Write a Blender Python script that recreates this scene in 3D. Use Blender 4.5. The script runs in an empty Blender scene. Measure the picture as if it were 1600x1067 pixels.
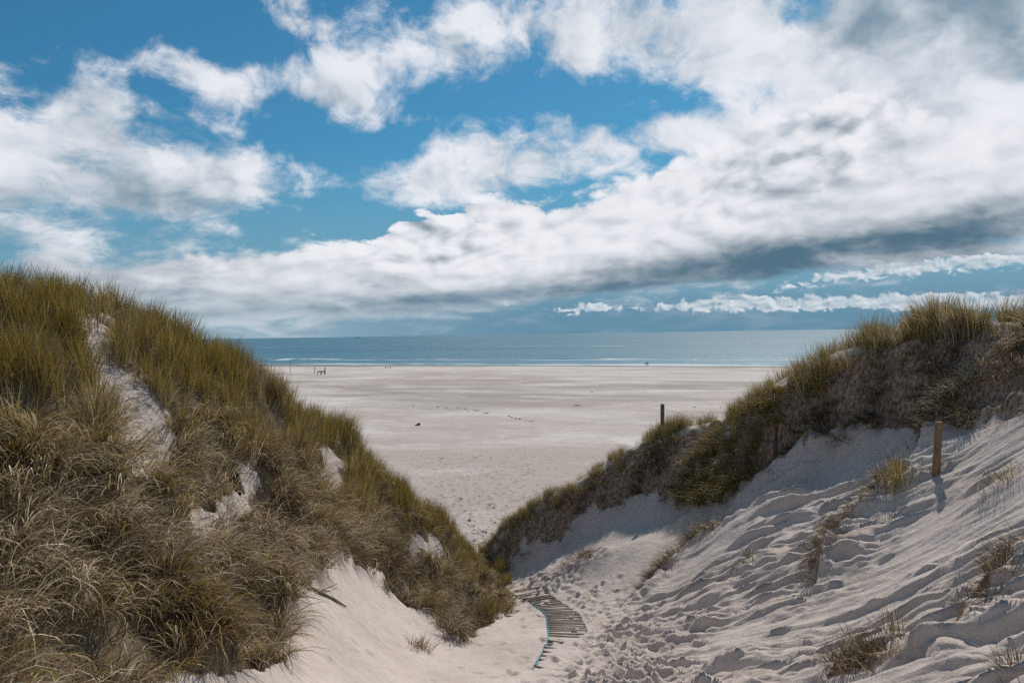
import bpy, math
import numpy as np
from mathutils import Vector, Matrix

# ------------------------------------------------------------------ camera
SC = bpy.context.scene
COL = SC.collection
RAD = math.radians
F_PX, CX, CY = 1244.0, 800.0, 533.5          # focal length and centre in photograph pixels
CAM = np.array((0.0, 0.0, 13.0))
PITCH, ROLL = RAD(-0.52), RAD(0.87)
fwd = np.array((0.0, math.cos(PITCH), math.sin(PITCH)))
up0 = np.array((0.0, -math.sin(PITCH), math.cos(PITCH)))
rt0 = np.array((1.0, 0.0, 0.0))
UPV = up0 * math.cos(ROLL) + rt0 * math.sin(ROLL)
RTV = rt0 * math.cos(ROLL) - up0 * math.sin(ROLL)
cam = bpy.data.cameras.new('camera'); cam.lens = 28.0; cam.sensor_width = 36.0
cam.clip_start = 0.1; cam.clip_end = 80000.0
cam_ob = bpy.data.objects.new('camera', cam); COL.objects.link(cam_ob)
m = Matrix.Identity(4)
for i in range(3):
    m[i][0] = RTV[i]; m[i][1] = UPV[i]; m[i][2] = -fwd[i]; m[i][3] = CAM[i]
cam_ob.matrix_world = m
SC.camera = cam_ob

def ray(px, py):
    return fwd + (px - CX) / F_PX * RTV - (py - CY) / F_PX * UPV
def at(px, py, d):
    r = ray(px, py); return CAM + r * (d / r[1])
def proj(P):
    v = P - CAM
    z = v @ fwd; z = np.where(z < 0.05, 0.05, z)
    return CX + F_PX * (v @ RTV) / z, CY - F_PX * (v @ UPV) / z

# ------------------------------------------------------------------ sun, exposure
SUN_AZ, SUN_EL = 27.0, 50.0
sdir = Vector((math.sin(RAD(SUN_AZ)) * math.cos(RAD(SUN_EL)), math.cos(RAD(SUN_AZ)) * math.cos(RAD(SUN_EL)), math.sin(RAD(SUN_EL))))
sl = bpy.data.lights.new('sun', 'SUN'); sl.energy = 3.4; sl.angle = RAD(0.6); sl.color = (1.0, 0.94, 0.86)
so = bpy.data.objects.new('sun', sl); COL.objects.link(so)
so.rotation_euler = sdir.to_track_quat('Z', 'Y').to_euler()
SC.view_settings.view_transform = 'Standard'; SC.view_settings.look = 'None'
SC.view_settings.exposure = 0.0; SC.view_settings.gamma = 1.0

# ------------------------------------------------------------------ node helpers
class NT:
    def __init__(s, tree): s.t = tree
    def n(s, typ, **kw):
        o = s.t.nodes.new(typ)
        for k, v in kw.items(): setattr(o, k, v)
        return o
    def put(s, sock, v):
        if v is None: return
        if isinstance(v, bpy.types.NodeSocket): s.t.links.new(v, sock)
        else: sock.default_value = v
    def math(s, op, a, b=None, c=None, clamp=False):
        o = s.n('ShaderNodeMath', operation=op); o.use_clamp = clamp
        s.put(o.inputs[0], a); s.put(o.inputs[1], b); s.put(o.inputs[2], c)
        return o.outputs[0]
    def vmath(s, op, a, b=None, scale=None):
        o = s.n('ShaderNodeVectorMath', operation=op)
        s.put(o.inputs[0], a); s.put(o.inputs[1], b)
        if scale is not None: s.put(o.inputs[3], scale)
        return o.outputs['Value'] if op in ('DOT_PRODUCT', 'LENGTH', 'DISTANCE') else o.outputs[0]
    def comb(s, x, y, z=0.0):
        o = s.n('ShaderNodeCombineXYZ')
        for i, v in enumerate((x, y, z)): s.put(o.inputs[i], v)
        return o.outputs[0]
    def sep(s, v):
        o = s.n('ShaderNodeSeparateXYZ'); s.put(o.inputs[0], v); return o.outputs
    def noise(s, vec, scale, detail=4.0, rough=0.5, dist=0.0, lac=2.0, color=False, dims='3D'):
        o = s.n('ShaderNodeTexNoise', noise_dimensions=dims)
        s.put(o.inputs['Vector'], vec); s.put(o.inputs['Scale'], scale); s.put(o.inputs['Detail'], detail)
        s.put(o.inputs['Roughness'], rough); s.put(o.inputs['Distortion'], dist); s.put(o.inputs['Lacunarity'], lac)
        return o.outputs[1] if color else o.outputs[0]
    def voro(s, vec, scale, rand=1.0, out='Distance', feature='F1'):
        o = s.n('ShaderNodeTexVoronoi', feature=feature)
        s.put(o.inputs['Vector'], vec); s.put(o.inputs['Scale'], scale); s.put(o.inputs['Randomness'], rand)
        return o.outputs[out]
    def ss(s, x, lo, hi, a=0.0, b=1.0):
        o = s.n('ShaderNodeMapRange', interpolation_type='SMOOTHSTEP')
        for i, v in enumerate((x, lo, hi, a, b)): s.put(o.inputs[i], v)
        return o.outputs[0]
    def mix(s, f, a, b, blend='MIX'):
        o = s.n('ShaderNodeMix', data_type='RGBA', blend_type=blend)
        s.put(o.inputs[0], f)
        s.put(o.inputs[6], (*a, 1.0) if isinstance(a, tuple) and len(a) == 3 else a)
        s.put(o.inputs[7], (*b, 1.0) if isinstance(b, tuple) and len(b) == 3 else b)
        return o.outputs[2]
    def mapping(s, vec, loc=(0, 0, 0), rot=(0, 0, 0), scale=(1, 1, 1), typ='POINT'):
        o = s.n('ShaderNodeMapping', vector_type=typ)
        s.put(o.inputs[0], vec); o.inputs[1].default_value = loc; o.inputs[2].default_value = rot; o.inputs[3].default_value = scale
        return o.outputs[0]

def srgb(r, g, b):
    f = lambda c: (c / 255.0 / 12.92) if c / 255.0 <= 0.04045 else ((c / 255.0 + 0.055) / 1.055) ** 2.4
    return (f(r), f(g), f(b))

# ------------------------------------------------------------------ sky
SKY_STRENGTH = 0.10
def build_world():
    w = bpy.data.worlds.new('World'); SC.world = w; w.use_nodes = True
    t = w.node_tree; t.nodes.clear(); N = NT(t)
    out = N.n('ShaderNodeOutputWorld'); bg = N.n('ShaderNodeBackground'); bg.inputs[1].default_value = SKY_STRENGTH
    t.links.new(bg.outputs[0], out.inputs[0])
    sky = N.n('ShaderNodeTexSky', sky_type='NISHITA'); sky.sun_disc = False
    sky.sun_elevation = RAD(SUN_EL); sky.sun_rotation = RAD(SUN_AZ); sky.air_density = 1.0; sky.dust_density = 0.6; sky.ozone_density = 2.0
    d = N.vmath('NORMALIZE', N.n('ShaderNodeTexCoord').outputs['Generated'])
    x, y, z = N.sep(d)
    az = N.math('MULTIPLY', N.math('ARCTAN2', x, y), 57.29578)
    el = N.math('MULTIPLY', N.math('ARCSINE', z), 57.29578)
    ae = N.comb(az, el, 0.0)
    K = 1.0 / SKY_STRENGTH
    def col(r, g, b, s=1.0):
        c = srgb(r, g, b); return (c[0] * K * s, c[1] * K * s, c[2] * K * s)
    def azel(px, py):
        r = ray(px, py); r = r / np.linalg.norm(r)
        return math.degrees(math.atan2(r[0], r[1])), math.degrees(math.asin(r[2]))
    PX = 57.29578 / F_PX
    # broad cloud cover: soft elliptical masses summed on an azimuth/elevation grid, then split into products of
    # one-dimensional curves f(azimuth) * g(elevation), which RGB Curves nodes evaluate cheaply
    A0, A1, E0, E1 = -44.0, 44.0, -1.0, 30.0
    GA, GE = np.meshgrid(np.linspace(A0, A1, 177), np.linspace(E0, E1, 125), indexing='ij')
    fa = N.math('DIVIDE', N.math('SUBTRACT', az, A0), A1 - A0, clamp=True)
    fe = N.math('DIVIDE', N.math('SUBTRACT', el, E0), E1 - E0, clamp=True)
    fav, fev = N.comb(fa, fa, fa), N.comb(fe, fe, fe)
    chain = [fav]
    def curves(vec, cols):
        o = N.n('ShaderNodeRGBCurve'); mp = o.mapping; mp.use_clip = False; mp.extend = 'HORIZONTAL'
        rng, mn = [], []
        for k in range(3):
            f = cols[k]; lo, hi = float(f.min()), float(f.max()); hi = max(hi, lo + 1e-6)
            rng.append(hi - lo); mn.append(lo)
            cv = mp.curves[k]; n = len(f)
            cv.points[0].location = (0, (f[0] - lo) / (hi - lo)); cv.points[1].location = (1, (f[-1] - lo) / (hi - lo))
            for i in range(1, n - 1): cv.points.new(i / (n - 1), (float(f[i]) - lo) / (hi - lo))
            for q in cv.points: q.handle_type = 'VECTOR'
        mp.update(); N.put(o.inputs[1], vec)
        v = N.n('ShaderNodeVectorMath', operation='MULTIPLY_ADD'); N.put(v.inputs[0], o.outputs[0]); v.inputs[1].default_value = rng; v.inputs[2].default_value = mn
        return v.outputs[0]
    def blobs(items, base=0.0, rank=9):
        G = np.zeros_like(GA)
        for (px, py, rx, ry, ang, wt) in items:
            a, e = azel(px, py); cs, sn = math.cos(RAD(ang)), math.sin(RAD(ang))
            u = ((GA - a) * cs + (GE - e) * sn) / (rx * PX); v = (-(GA - a) * sn + (GE - e) * cs) / (ry * PX)
            G += wt * np.exp(-u * u - v * v)
        U, S, V = np.linalg.svd(G, full_matrices=False)
        acc = base
        for k in range(0, rank, 3):
            f = [U[::2, k + j] * math.sqrt(S[k + j]) for j in range(3)]; g = [V[k + j, :] * math.sqrt(S[k + j]) for j in range(3)]
            acc = N.math('ADD', N.vmath('DOT_PRODUCT', curves(fav, f), curves(fev, g)), acc)
        return acc
    # direction space with the vertical spread out near the horizon, so cloud decks flatten with distance
    zz = N.math('LOGARITHM', N.math('ADD', N.math('MAXIMUM', z, 0.0), 0.12), 2.71828)
    p = N.comb(x, y, N.math('MULTIPLY', zz, 0.52))
    warp = N.vmath('SCALE', N.vmath('SUBTRACT', N.noise(p, 6.0, 3.0, 0.6, color=True), (0.5, 0.5, 0.5)), scale=0.09)
    pw = N.vmath('ADD', p, warp)
    ps = N.vmath('ADD', pw, (0.018, -0.004, 0.034))          # a step towards the sun: right and up
    n_a = N.noise(pw, 7.5, 9.0, 0.57); n_as = N.noise(ps, 7.5, 4.0, 0.57)
    n_c = N.noise(N.vmath('ADD', pw, (1.3, 4.7, 2.2)), 4.2, 4.0, 0.55)
    n_b = N.noise(N.vmath('ADD', pw, (3.1, 1.7, 5.2)), 17.0, 7.0, 0.64)
    relief = N.math('SUBTRACT', n_a, n_as)
    def billow(v, sc, det): return N.math('ABSOLUTE', N.math('SUBTRACT', N.noise(v, sc, det, 0.5), 0.5))
    pb = N.vmath('ADD', p, N.vmath('SCALE', warp, scale=0.35)); pbs = N.vmath('ADD', pb, (0.012, -0.003, 0.022))
    def puffs(v, last): 
        o = N.math('MULTIPLY_ADD', billow(v, 34.0, 0.0), 0.55, billow(v, 15.0, 0.0))
        return N.math('MULTIPLY_ADD', billow(v, 78.0, 1.0), 0.30, o) if last else o
    vb = puffs(pb, True); vbs = puffs(pbs, False)

    # ---- clear sky
    clear = N.mix(1.0, sky.outputs[0], (0.21, 0.58, 0.70), 'MULTIPLY')
    clear = N.mix(N.ss(el, 14.0, 1.5, 0.0, 0.92), clear, col(118, 157, 182))
    # ---- soft broken upper layer
    M1 = blobs([
        (150, 255, 215, 72, -10, .90), (60, 195, 120, 50, 0, .35), (375, 275, 55, 40, 0, .75), (180, 310, 200, 34, 0, .50), (110, 160, 60, 25, 0, .25),
        (310, 115, 120, 30, -20, .70), (520, 140, 90, 36, -14, 1.25), (445, 20, 60, 36, -30, .65), (370, 125, 50, 30, 0, .2),
        (650, 95, 90, 45, 0, .66), (850, 40, 240, 60, 0, .78), (1150, 90, 230, 80, -10, .60), (720, 270, 130, 40, 6, .85), (740, 230, 80, 25, 0, .3),
        (580, 294, 70, 14, 4, .48), (900, 240, 110, 26, 10, .55), (1060, 215, 190, 32, 12, .62), (1400, 230, 300, 130, 10, .80), (1480, 40, 260, 110, 0, 1.25), (1300, 60, 140, 60, 0, .3),
        (740, 186, 80, 9, 0, .34), (800, 155, 60, 8, 0, .28), (350, 360, 55, 14, 0, .40), (640, 190, 14, 7, 0, .35), (350, 202, 14, 8, 0, .35), (650, 338, 110, 16, 0, -.55), (850, 330, 50, 14, 0, -.35), (830, 188, 20, 7, 0, .3), (960, 135, 60, 10, 0, .25),
        (60, 50, 260, 100, 0, -.80), (440, 215, 130, 40, -15, -.62), (480, 335, 130, 36, 0, -.65), (760, 150, 170, 30, 0, -.62), (960, 150, 140, 32, 0, -.62), (600, 60, 60, 40, 0, -.2),
        (1075, 160, 70, 22, -20, -.45), (905, 305, 80, 20, 8, -.50), (620, 225, 80, 26, 0, -.55), (1225, 150, 70, 14, -20, -.42), (310, 40, 150, 40, 0, -.45), (1180, 250, 60, 12, 10, -.3), (210, 130, 60, 20, 0, -.3), (1000, 290, 90, 12, 10, -.35), (1110, 55, 40, 14, 0, -.45),
    ], 0.06, 18)
    f1 = N.math('MULTIPLY_ADD', N.math('SUBTRACT', n_a, 0.5), 3.0, N.math('MULTIPLY', M1, 0.80))
    f1 = N.math('MULTIPLY_ADD', N.math('SUBTRACT', n_b, 0.5), 2.1, f1)
    a1 = N.ss(f1, -0.02, 0.86)
    dark1 = blobs([(1480, 10, 260, 60, 0, .55), (1600, 60, 90, 90, 0, .25), (150, 300, 260, 70, 0, .26), (30, 330, 160, 60, 0, .25), (750, 290, 130, 30, 0, .12), (1330, 265, 60, 40, 0, .12), (880, 90, 300, 40, 0, .16), (520, 160, 200, 80, 0, .15)], 0.0, 6)
    lit1 = N.math('MULTIPLY_ADD', relief, 2.2, N.math('MULTIPLY_ADD', N.math('SUBTRACT', n_c, 0.5), 1.3, N.math('SUBTRACT', 0.84, dark1)))
    c1 = N.mix(N.ss(lit1, -0.1, 1.08), col(122, 148, 166), col(232, 235, 242))
    c = N.mix(a1, clear, c1)
    # ---- the long bank rising to the right
    bank = blobs([
        (300, 465, 330, 55, 4, .95), (560, 425, 230, 45, 6, .95), (800, 420, 300, 70, 8, 1.0), (1000, 370, 220, 70, 12, 1.0), (1200, 330, 260, 90, 12, 1.1),
        (1480, 330, 260, 110, 8, 1.0), (645, 366, 36, 22, 0, 1.25), (785, 342, 56, 24, 10, 1.35), (728, 352, 22, 20, 0, .75), (1150, 255, 70, 50, 0, .55), (1320, 190, 75, 60, -30, .55), (1060, 290, 60, 30, 10, .4),
        (200, 470, 200, 45, 0, .3), (0, 430, 200, 60, 0, .25),
        (1400, 455, 330, 22, 0, -.95), (1050, 470, 200, 14, 3, -.60), (700, 510, 900, 14, 0, -.3), (692, 318, 24, 24, 0, -.5), (560, 345, 70, 26, 0, -.6), (880, 322, 60, 14, 8, -.3),
    ], -0.36, 15)
    crisp = blobs([(700, 360, 190, 60, 8, 1.0), (1150, 270, 130, 60, 10, .8), (1320, 190, 90, 70, 0, .8), (310, 412, 30, 20, 0, .8)], 0.0, 3)
    puff = N.math('MULTIPLY', vb, 2.0)
    f2 = N.math('MULTIPLY_ADD', N.math('SUBTRACT', n_a, 0.5), 0.9, bank)
    f2 = N.math('MULTIPLY_ADD', N.math('SUBTRACT', puff, 0.38), N.math('MULTIPLY_ADD', N.math('MINIMUM', crisp, 1.0), 0.8, 0.5), f2)
    f2 = N.math('MULTIPLY_ADD', N.math('SUBTRACT', n_b, 0.5), 0.3, f2)
    a2 = N.ss(f2, 0.06, N.math('MULTIPLY_ADD', N.math('MINIMUM', crisp, 1.0), -0.36, 0.56))
    dark2 = blobs([
        (1150, 412, 340, 30, 7, .95), (1560, 365, 150, 50, 18, .85), (1350, 385, 200, 26, 6, .50), (750, 465, 250, 16, 4, .45), (450, 480, 260, 16, 3, .30), (620, 405, 22, 8, 0, .6), (690, 404, 18, 7, 0, .5),
        (765, 362, 60, 14, 8, .45), (1140, 280, 30, 22, 0, .40), (1200, 275, 30, 26, 0, .35), (1280, 275, 50, 30, 0, .40), (1080, 275, 22, 12, 0, .2), (960, 345, 14, 10, 0, .3), (200, 490, 300, 50, 0, .30), (0, 450, 250, 90, 0, .35),
        (1270, 380, 200, 20, 5, .3), (1100, 445, 500, 10, 2, .3), (500, 440, 300, 40, 0, .14)], 0.0, 12)
    dark2 = N.math('MULTIPLY', dark2, N.math('MULTIPLY_ADD', N.math('SUBTRACT', n_b, 0.5), 0.9, N.math('MULTIPLY_ADD', N.math('SUBTRACT', n_as, 0.5), 1.3, 1.0)))
    rel2 = N.math('MULTIPLY_ADD', N.math('SUBTRACT', vb, N.math('ADD', vbs, 0.02)), N.math('MULTIPLY_ADD', N.math('MINIMUM', crisp, 1.0), 0.95, 0.30), N.math('MULTIPLY', relief, 0.7))
    lit2 = N.math('MULTIPLY_ADD', rel2, 1.25, N.math('MULTIPLY_ADD', N.math('SUBTRACT', n_c, 0.5), 1.0, N.math('MULTIPLY_ADD', dark2, -0.60, 0.86)))
    c2 = N.mix(N.ss(lit2, -0.15, 1.10), col(84, 114, 134), col(238, 240, 245))
    c = N.mix(a2, c, c2)
    # ---- blue-grey air over the sea and the distant row of cumulus
    veil = N.math('MULTIPLY', N.ss(el, 4.6, 0.4), N.ss(az, -14.0, 6.0, 0.66, 0.90))
    vcol = N.mix(N.ss(az, -26.0, 2.0), col(166, 186, 199), col(100, 141, 165))
    c = N.mix(veil, c, vcol)
    row = blobs([(900, 482, 60, 9, 0, .8), (990, 478, 60, 8, 0, .6), (1105, 478, 50, 11, 0, .9), (1190, 474, 55, 11, 0, 1.0), (1275, 474, 60, 10, 0, .9), (1360, 473, 60, 10, 0, .9), (1460, 471, 60, 11, 0, .9), (1560, 470, 60, 10, 0, .8),
                 (1680, 470, 80, 10, 0, .8), (1500, 415, 140, 14, 4, .8), (1280, 436, 130, 8, 6, .55), (800, 474, 60, 7, 0, .35)], -0.1, 6)
    pr = N.comb(N.math('MULTIPLY', az, 0.62), el, 0.0)
    n_r = N.noise(pr, 1.3, 7.0, 0.62, 0.4, dims='2D'); n_rs = N.noise(N.vmath('ADD', pr, (0.10, 0.22, 0)), 1.3, 4.0, 0.6, 0.4, dims='2D')
    f3 = N.math('MULTIPLY_ADD', N.math('SUBTRACT', n_r, 0.5), 2.4, row)
    a3 = N.math('MULTIPLY', N.ss(f3, 0.30, 0.62), N.ss(row, 0.0, 0.3, 0.0, 0.85))
    c3 = N.mix(N.math('MULTIPLY_ADD', N.math('SUBTRACT', n_r, n_rs), 2.0, 0.62, clamp=True), col(140, 166, 182), col(226, 232, 238))
    c = N.mix(a3, c, c3)
    t.links.new(c, bg.inputs[0])
    w.cycles.sampling_method = 'NONE'
build_world()

# ------------------------------------------------------------------ numpy noise and small mesh helpers
rng = np.random.default_rng(7)
def perlin(x, y, seed):
    r = np.random.default_rng(seed); perm = r.permutation(512).astype(np.int32); ang = r.random(512) * 2 * np.pi
    gx, gy = np.cos(ang), np.sin(ang)
    xi = np.floor(x).astype(np.int64); yi = np.floor(y).astype(np.int64); fx = x - xi; fy = y - yi
    u = fx * fx * fx * (fx * (fx * 6 - 15) + 10); v = fy * fy * fy * (fy * (fy * 6 - 15) + 10)
    def g(ix, iy, dx, dy):
        h = perm[(perm[ix & 511] + iy) & 511]; return gx[h] * dx + gy[h] * dy
    a = g(xi, yi, fx, fy); b = g(xi + 1, yi, fx - 1, fy); c = g(xi, yi + 1, fx, fy - 1); d = g(xi + 1, yi + 1, fx - 1, fy - 1)
    a = a + u * (b - a); c = c + u * (d - c)
    return (a + v * (c - a)) * 1.4
def fbm(x, y, seed, octv=4, gain=0.5):
    s = 0.0; a = 1.0
    for k in range(octv):
        s = s + a * perlin(x * 2 ** k + 17.3 * k, y * 2 ** k - 9.1 * k, seed + k); a *= gain
    return s
def sstep(x, a, b):
    t = np.clip((x - a) / (b - a), 0, 1); return t * t * (3 - 2 * t)
def inpoly(px, py, poly):
    r = np.zeros(np.shape(px), bool); n = len(poly)
    for i in range(n):
        x0, y0 = poly[i]; x1, y1 = poly[(i + 1) % n]
        if y0 == y1: continue
        c = ((y0 > py) != (y1 > py)) & (px < (x1 - x0) * (py - y0) / (y1 - y0) + x0); r ^= c
    return r
def axis(lo, a, b, hi, step, grow=1.12, cap=4.0):
    mid = np.arange(a, b + step * .5, step); L = []; R = []
    s, v = step, a
    while v > lo: s = min(s * grow, cap); v -= s; L.append(v)
    s, v = step, mid[-1]
    while v < hi: s = min(s * grow, cap); v += s; R.append(v)
    return np.array(L[::-1] + list(mid) + R)
def grid_mesh(name, X, Y, Z, attrs=None):
    nx, ny = X.shape; nv = nx * ny
    me = bpy.data.meshes.new(name)
    co = np.empty((nv, 3), np.float32); co[:, 0] = X.ravel(); co[:, 1] = Y.ravel(); co[:, 2] = Z.ravel()
    idx = np.arange(nv, dtype=np.int32).reshape(nx, ny)
    q = np.stack([idx[:-1, :-1], idx[1:, :-1], idx[1:, 1:], idx[:-1, 1:]], -1).reshape(-1, 4)
    me.vertices.add(nv); me.vertices.foreach_set('co', co.ravel())
    me.loops.add(q.size); me.loops.foreach_set('vertex_index', q.ravel())
    me.polygons.add(len(q)); me.polygons.foreach_set('loop_start', np.arange(0, q.size, 4, dtype=np.int32))
    me.update(calc_edges=True)
    me.polygons.foreach_set('use_smooth', np.ones(len(q), bool))
    for k, v in (attrs or {}).items():
        a = me.attributes.new(k, 'FLOAT', 'POINT'); a.data.foreach_set('value', v.astype(np.float32).ravel())
    return me
def raw_mesh(name, co, tris, colr=None, smooth=True):
    me = bpy.data.meshes.new(name); co = np.asarray(co, np.float32); q = np.asarray(tris, np.int32)
    me.vertices.add(len(co)); me.vertices.foreach_set('co', co.ravel())
    me.loops.add(q.size); me.loops.foreach_set('vertex_index', q.ravel())
    me.polygons.add(len(q)); me.polygons.foreach_set('loop_start', np.arange(0, q.size, q.shape[1], dtype=np.int32))
    me.update(calc_edges=True)
    if smooth: me.polygons.foreach_set('use_smooth', np.ones(len(q), bool))
    if colr is not None:
        a = me.color_attributes.new('blade', 'FLOAT_COLOR', 'POINT')
        c = np.ones((len(co), 4), np.float32); c[:, :3] = colr; a.data.foreach_set('color', c.ravel())
    return me
def link(name, me, mat=None, parent=None):
    o = bpy.data.objects.new(name, me); COL.objects.link(o)
    if mat is not None and me is not None: me.materials.append(mat)
    if parent is not None: o.parent = parent
    return o
def tag(o, label=None, cat=None, group=None, kind=None):
    if label: o['label'] = label
    if cat: o['category'] = cat
    if group: o['group'] = group
    if kind: o['kind'] = kind
    return o

# ------------------------------------------------------------------ terrain: control points (pixel, pixel, distance) and world points
RIDGE_L = [(-350, 430, 13.0), (-180, 462, 14.6), (0, 474, 16), (70, 474, 16.8), (130, 488, 17.6), (200, 492, 18.5), (260, 528, 19.5), (340, 578, 21), (420, 614, 22.5), (500, 672, 24.5), (560, 720, 26), (620, 776, 27.5), (680, 824, 29), (740, 868, 30), (774, 908, 30.4)]
FACE_L = [(-300, 700, 9.5), (-300, 1000, 7.4), (0, 600, 14), (0, 750, 11.8), (0, 900, 10), (0, 1060, 8.6), (150, 600, 15.6), (150, 750, 13.2), (150, 900, 11.2), (150, 1060, 9.7),
          (300, 650, 18.2), (300, 750, 16), (300, 900, 13.2), (300, 1040, 11.3), (430, 720, 20.8), (430, 850, 17.4), (430, 980, 14.2), (450, 1060, 12.5),
          (520, 760, 23), (520, 860, 20), (500, 930, 17), (600, 830, 26), (600, 900, 22.6), (560, 990, 17), (560, 1060, 14.6), (700, 900, 27.6), (700, 950, 24.6), (700, 1010, 20.6), (700, 1067, 17.2), (760, 960, 26.2), (788, 945, 27.6), (640, 1000, 19.6)]
PATH = [(800, 1067, 17.3), (900, 1067, 17.3), (880, 1000, 20.8), (860, 960, 24.4), (850, 940, 26.6), (800, 926, 29.0), (800, 1000, 20.8), (820, 960, 24.7), (1000, 1067, 17), (1000, 1000, 20.2), (1000, 950, 23.2), (1000, 905, 25.3), (930, 905, 26.8)]
SLOPE_R = [(1200, 1067, 14.5), (1200, 980, 17.5), (1200, 900, 20.5), (1200, 830, 22.5), (1190, 785, 24.0), (1400, 1067, 12), (1400, 950, 15.5), (1400, 850, 18), (1400, 770, 20),
           (1600, 1067, 10), (1600, 950, 12.5), (1600, 850, 14.5), (1600, 750, 16.5), (1800, 1067, 8.3), (1800, 850, 12.3), (850, 892, 29.4), (900, 862, 29.4), (950, 870, 27.6), (1000, 845, 27.4), (1100, 850, 25)]
BASE_R = [(790, 884, 32.0), (820, 852, 31.9), (880, 838, 31.1), (940, 798, 30.6), (985, 775, 30.3), (1060, 790, 28.6), (1130, 778, 27), (1215, 728, 25.8), (1290, 690, 24.9), (1350, 655, 24.2), (1420, 668, 22.4), (1480, 678, 20.8), (1600, 622, 19.2), (1800, 596, 16.6)]
CREST_R = [(772, 868, 32.8), (790, 828, 33), (850, 786, 32.5), (900, 760, 32), (960, 718, 31.6), (1035, 678, 31), (1090, 672, 30.2), (1130, 662, 29.2), (1200, 618, 27.6), (1250, 594, 26.6), (1300, 572, 25.9), (1370, 548, 24.9), (1440, 528, 23.8), (1520, 512, 22.8), (1600, 508, 21.8), (1800, 492, 19.4)]
def build_ctrl():
    P = [at(*q) for q in RIDGE_L + FACE_L + PATH + SLOPE_R + BASE_R + CREST_R]
    for q in RIDGE_L:                       # the seaward back of the left dune
        r = at(*q); o = r - CAM; o[2] = 0; o /= np.linalg.norm(o)
        for k, dr in ((2.2, .75), (6.0, 3.2), (11, 6.6), (17, 10.5)):
            b = r + o * k; b[2] = max(r[2] - dr, -0.5); P.append(b)
    for q in CREST_R[1:]:
        r = at(*q); o = r - CAM; o[2] = 0; o /= np.linalg.norm(o); o = o * .6 + np.array((.6, .5, 0))
        flat = sstep(np.array(q[0]), 1000, 1250)
        for k, dr in ((1.6, .75 - .35 * flat), (5, 3.0 - 1.2 * flat), (10, 6.2 - 2.4 * flat), (18, 10.5 - 2.5 * flat)):
            b = r + o * k; b[2] = max(r[2] - dr, -0.5); P.append(b)
    W = [(-1.2, 34.5, 2.4), (-1.7, 38, 1.1), (-2.4, 42, 0.2), (-2.8, 46, -.15), (0, 0, 11.3), (0, 5, 9.6), (0, 10, 7.3), (0.3, 14, 6.15), (-3, 3, 10.7), (3, 3, 10.7), (-4.5, 6, 9.9), (4.5, 6, 9.5), (-3, 9, 8.2), (3, 10, 7.4), (6.5, 8, 9.0), (8.5, 9.5, 9.7),
         (0, -6, 11.8), (-12, -6, 12.5), (12, -6, 12.2), (-12, 4, 12.2), (13, 5, 11.8), (-20, 4, 13), (22, 4, 12.5), (-20, 14, 12.6), (24, 16, 12.2)]
    W += [(x, 60, -.5) for x in range(-40, 41, 10)] + [(x, 52, -.4) for x in (-14, -8, -2, 4, 10)] + [(x, 45, 0.2) for x in (-10, -5, 4)] + [(-40, y, z) for y, z in ((0, 12), (20, 9), (40, 3))] + [(40, y, z) for y, z in ((0, 12), (20, 11), (40, 5))]
    P += [np.array(w, float) for w in W]
    return np.array(P)
CP = build_ctrl()
def tps_fit(P, lam=0.004):
    n = len(P); d2 = ((P[:, None, :2] - P[None, :, :2]) ** 2).sum(-1)
    Kk = np.where(d2 > 0, .5 * d2 * np.log(np.maximum(d2, 1e-12)), 0) + lam * np.eye(n)
    Q = np.c_[np.ones(n), P[:, :2]]; A = np.zeros((n + 3, n + 3)); A[:n, :n] = Kk; A[:n, n:] = Q; A[n:, :n] = Q.T
    return np.linalg.solve(A, np.r_[P[:, 2], np.zeros(3)])
TW = tps_fit(CP)
def tps(x, y):
    out = TW[-3] + TW[-2] * x + TW[-1] * y; n = len(CP)
    for i in range(n):
        d2 = (x - CP[i, 0]) ** 2 + (y - CP[i, 1]) ** 2 + 1e-12
        out = out + TW[i] * (.5 * d2 * np.log(d2))
    return out

# ---- photograph-derived outlines of the grassed and bare ground
rl = np.array(RIDGE_L); cr = np.array(CREST_R); br = np.array(BASE_R)
def ridge_l(px): return np.interp(px, rl[:, 0], rl[:, 1])
def crest_r(px): return np.interp(px, cr[:, 0], cr[:, 1])
def base_r(px): return np.interp(px, br[:, 0], br[:, 1])
POLY_L = [(-900, 300), (0, 380), (260, 420), (400, 540), (560, 650), (700, 780), (792, 890), (800, 930), (795, 959), (763, 977), (726, 999), (701, 996), (676, 963), (632, 941), (603, 919), (596, 894), (570, 885), (545, 876), (494, 861), (515, 893), (466, 912), (465, 934), (447, 963), (440, 1040), (420, 1046), (300, 1050), (230, 1075), (200, 1200), (-900, 1400)]
BARE_L = [[(122, 495), (165, 495), (200, 530), (225, 590), (258, 640), (262, 710), (210, 748), (165, 700), (150, 620), (134, 560)], [(222, 568), (270, 556), (278, 588), (240, 606)], [(298, 762), (385, 748), (396, 800), (350, 842), (308, 822)],
          [(488, 712), (530, 722), (566, 752), (540, 760), (500, 738)], [(620, 862), (660, 848), (692, 866), (690, 884), (650, 884)]]
MAT_POLY = [(780, 918), (850, 922), (900, 950), (925, 985), (915, 1000), (880, 1012), (850, 1030), (838, 1025), (852, 990), (848, 962), (825, 945)]
def soft_poly(px, py, poly, X, Y, amp, seed):
    return inpoly(px + amp * fbm(X * .9, Y * .9, seed, 3), py + amp * fbm(X * .9 + 40, Y * .9, seed + 5, 3), poly)

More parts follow.
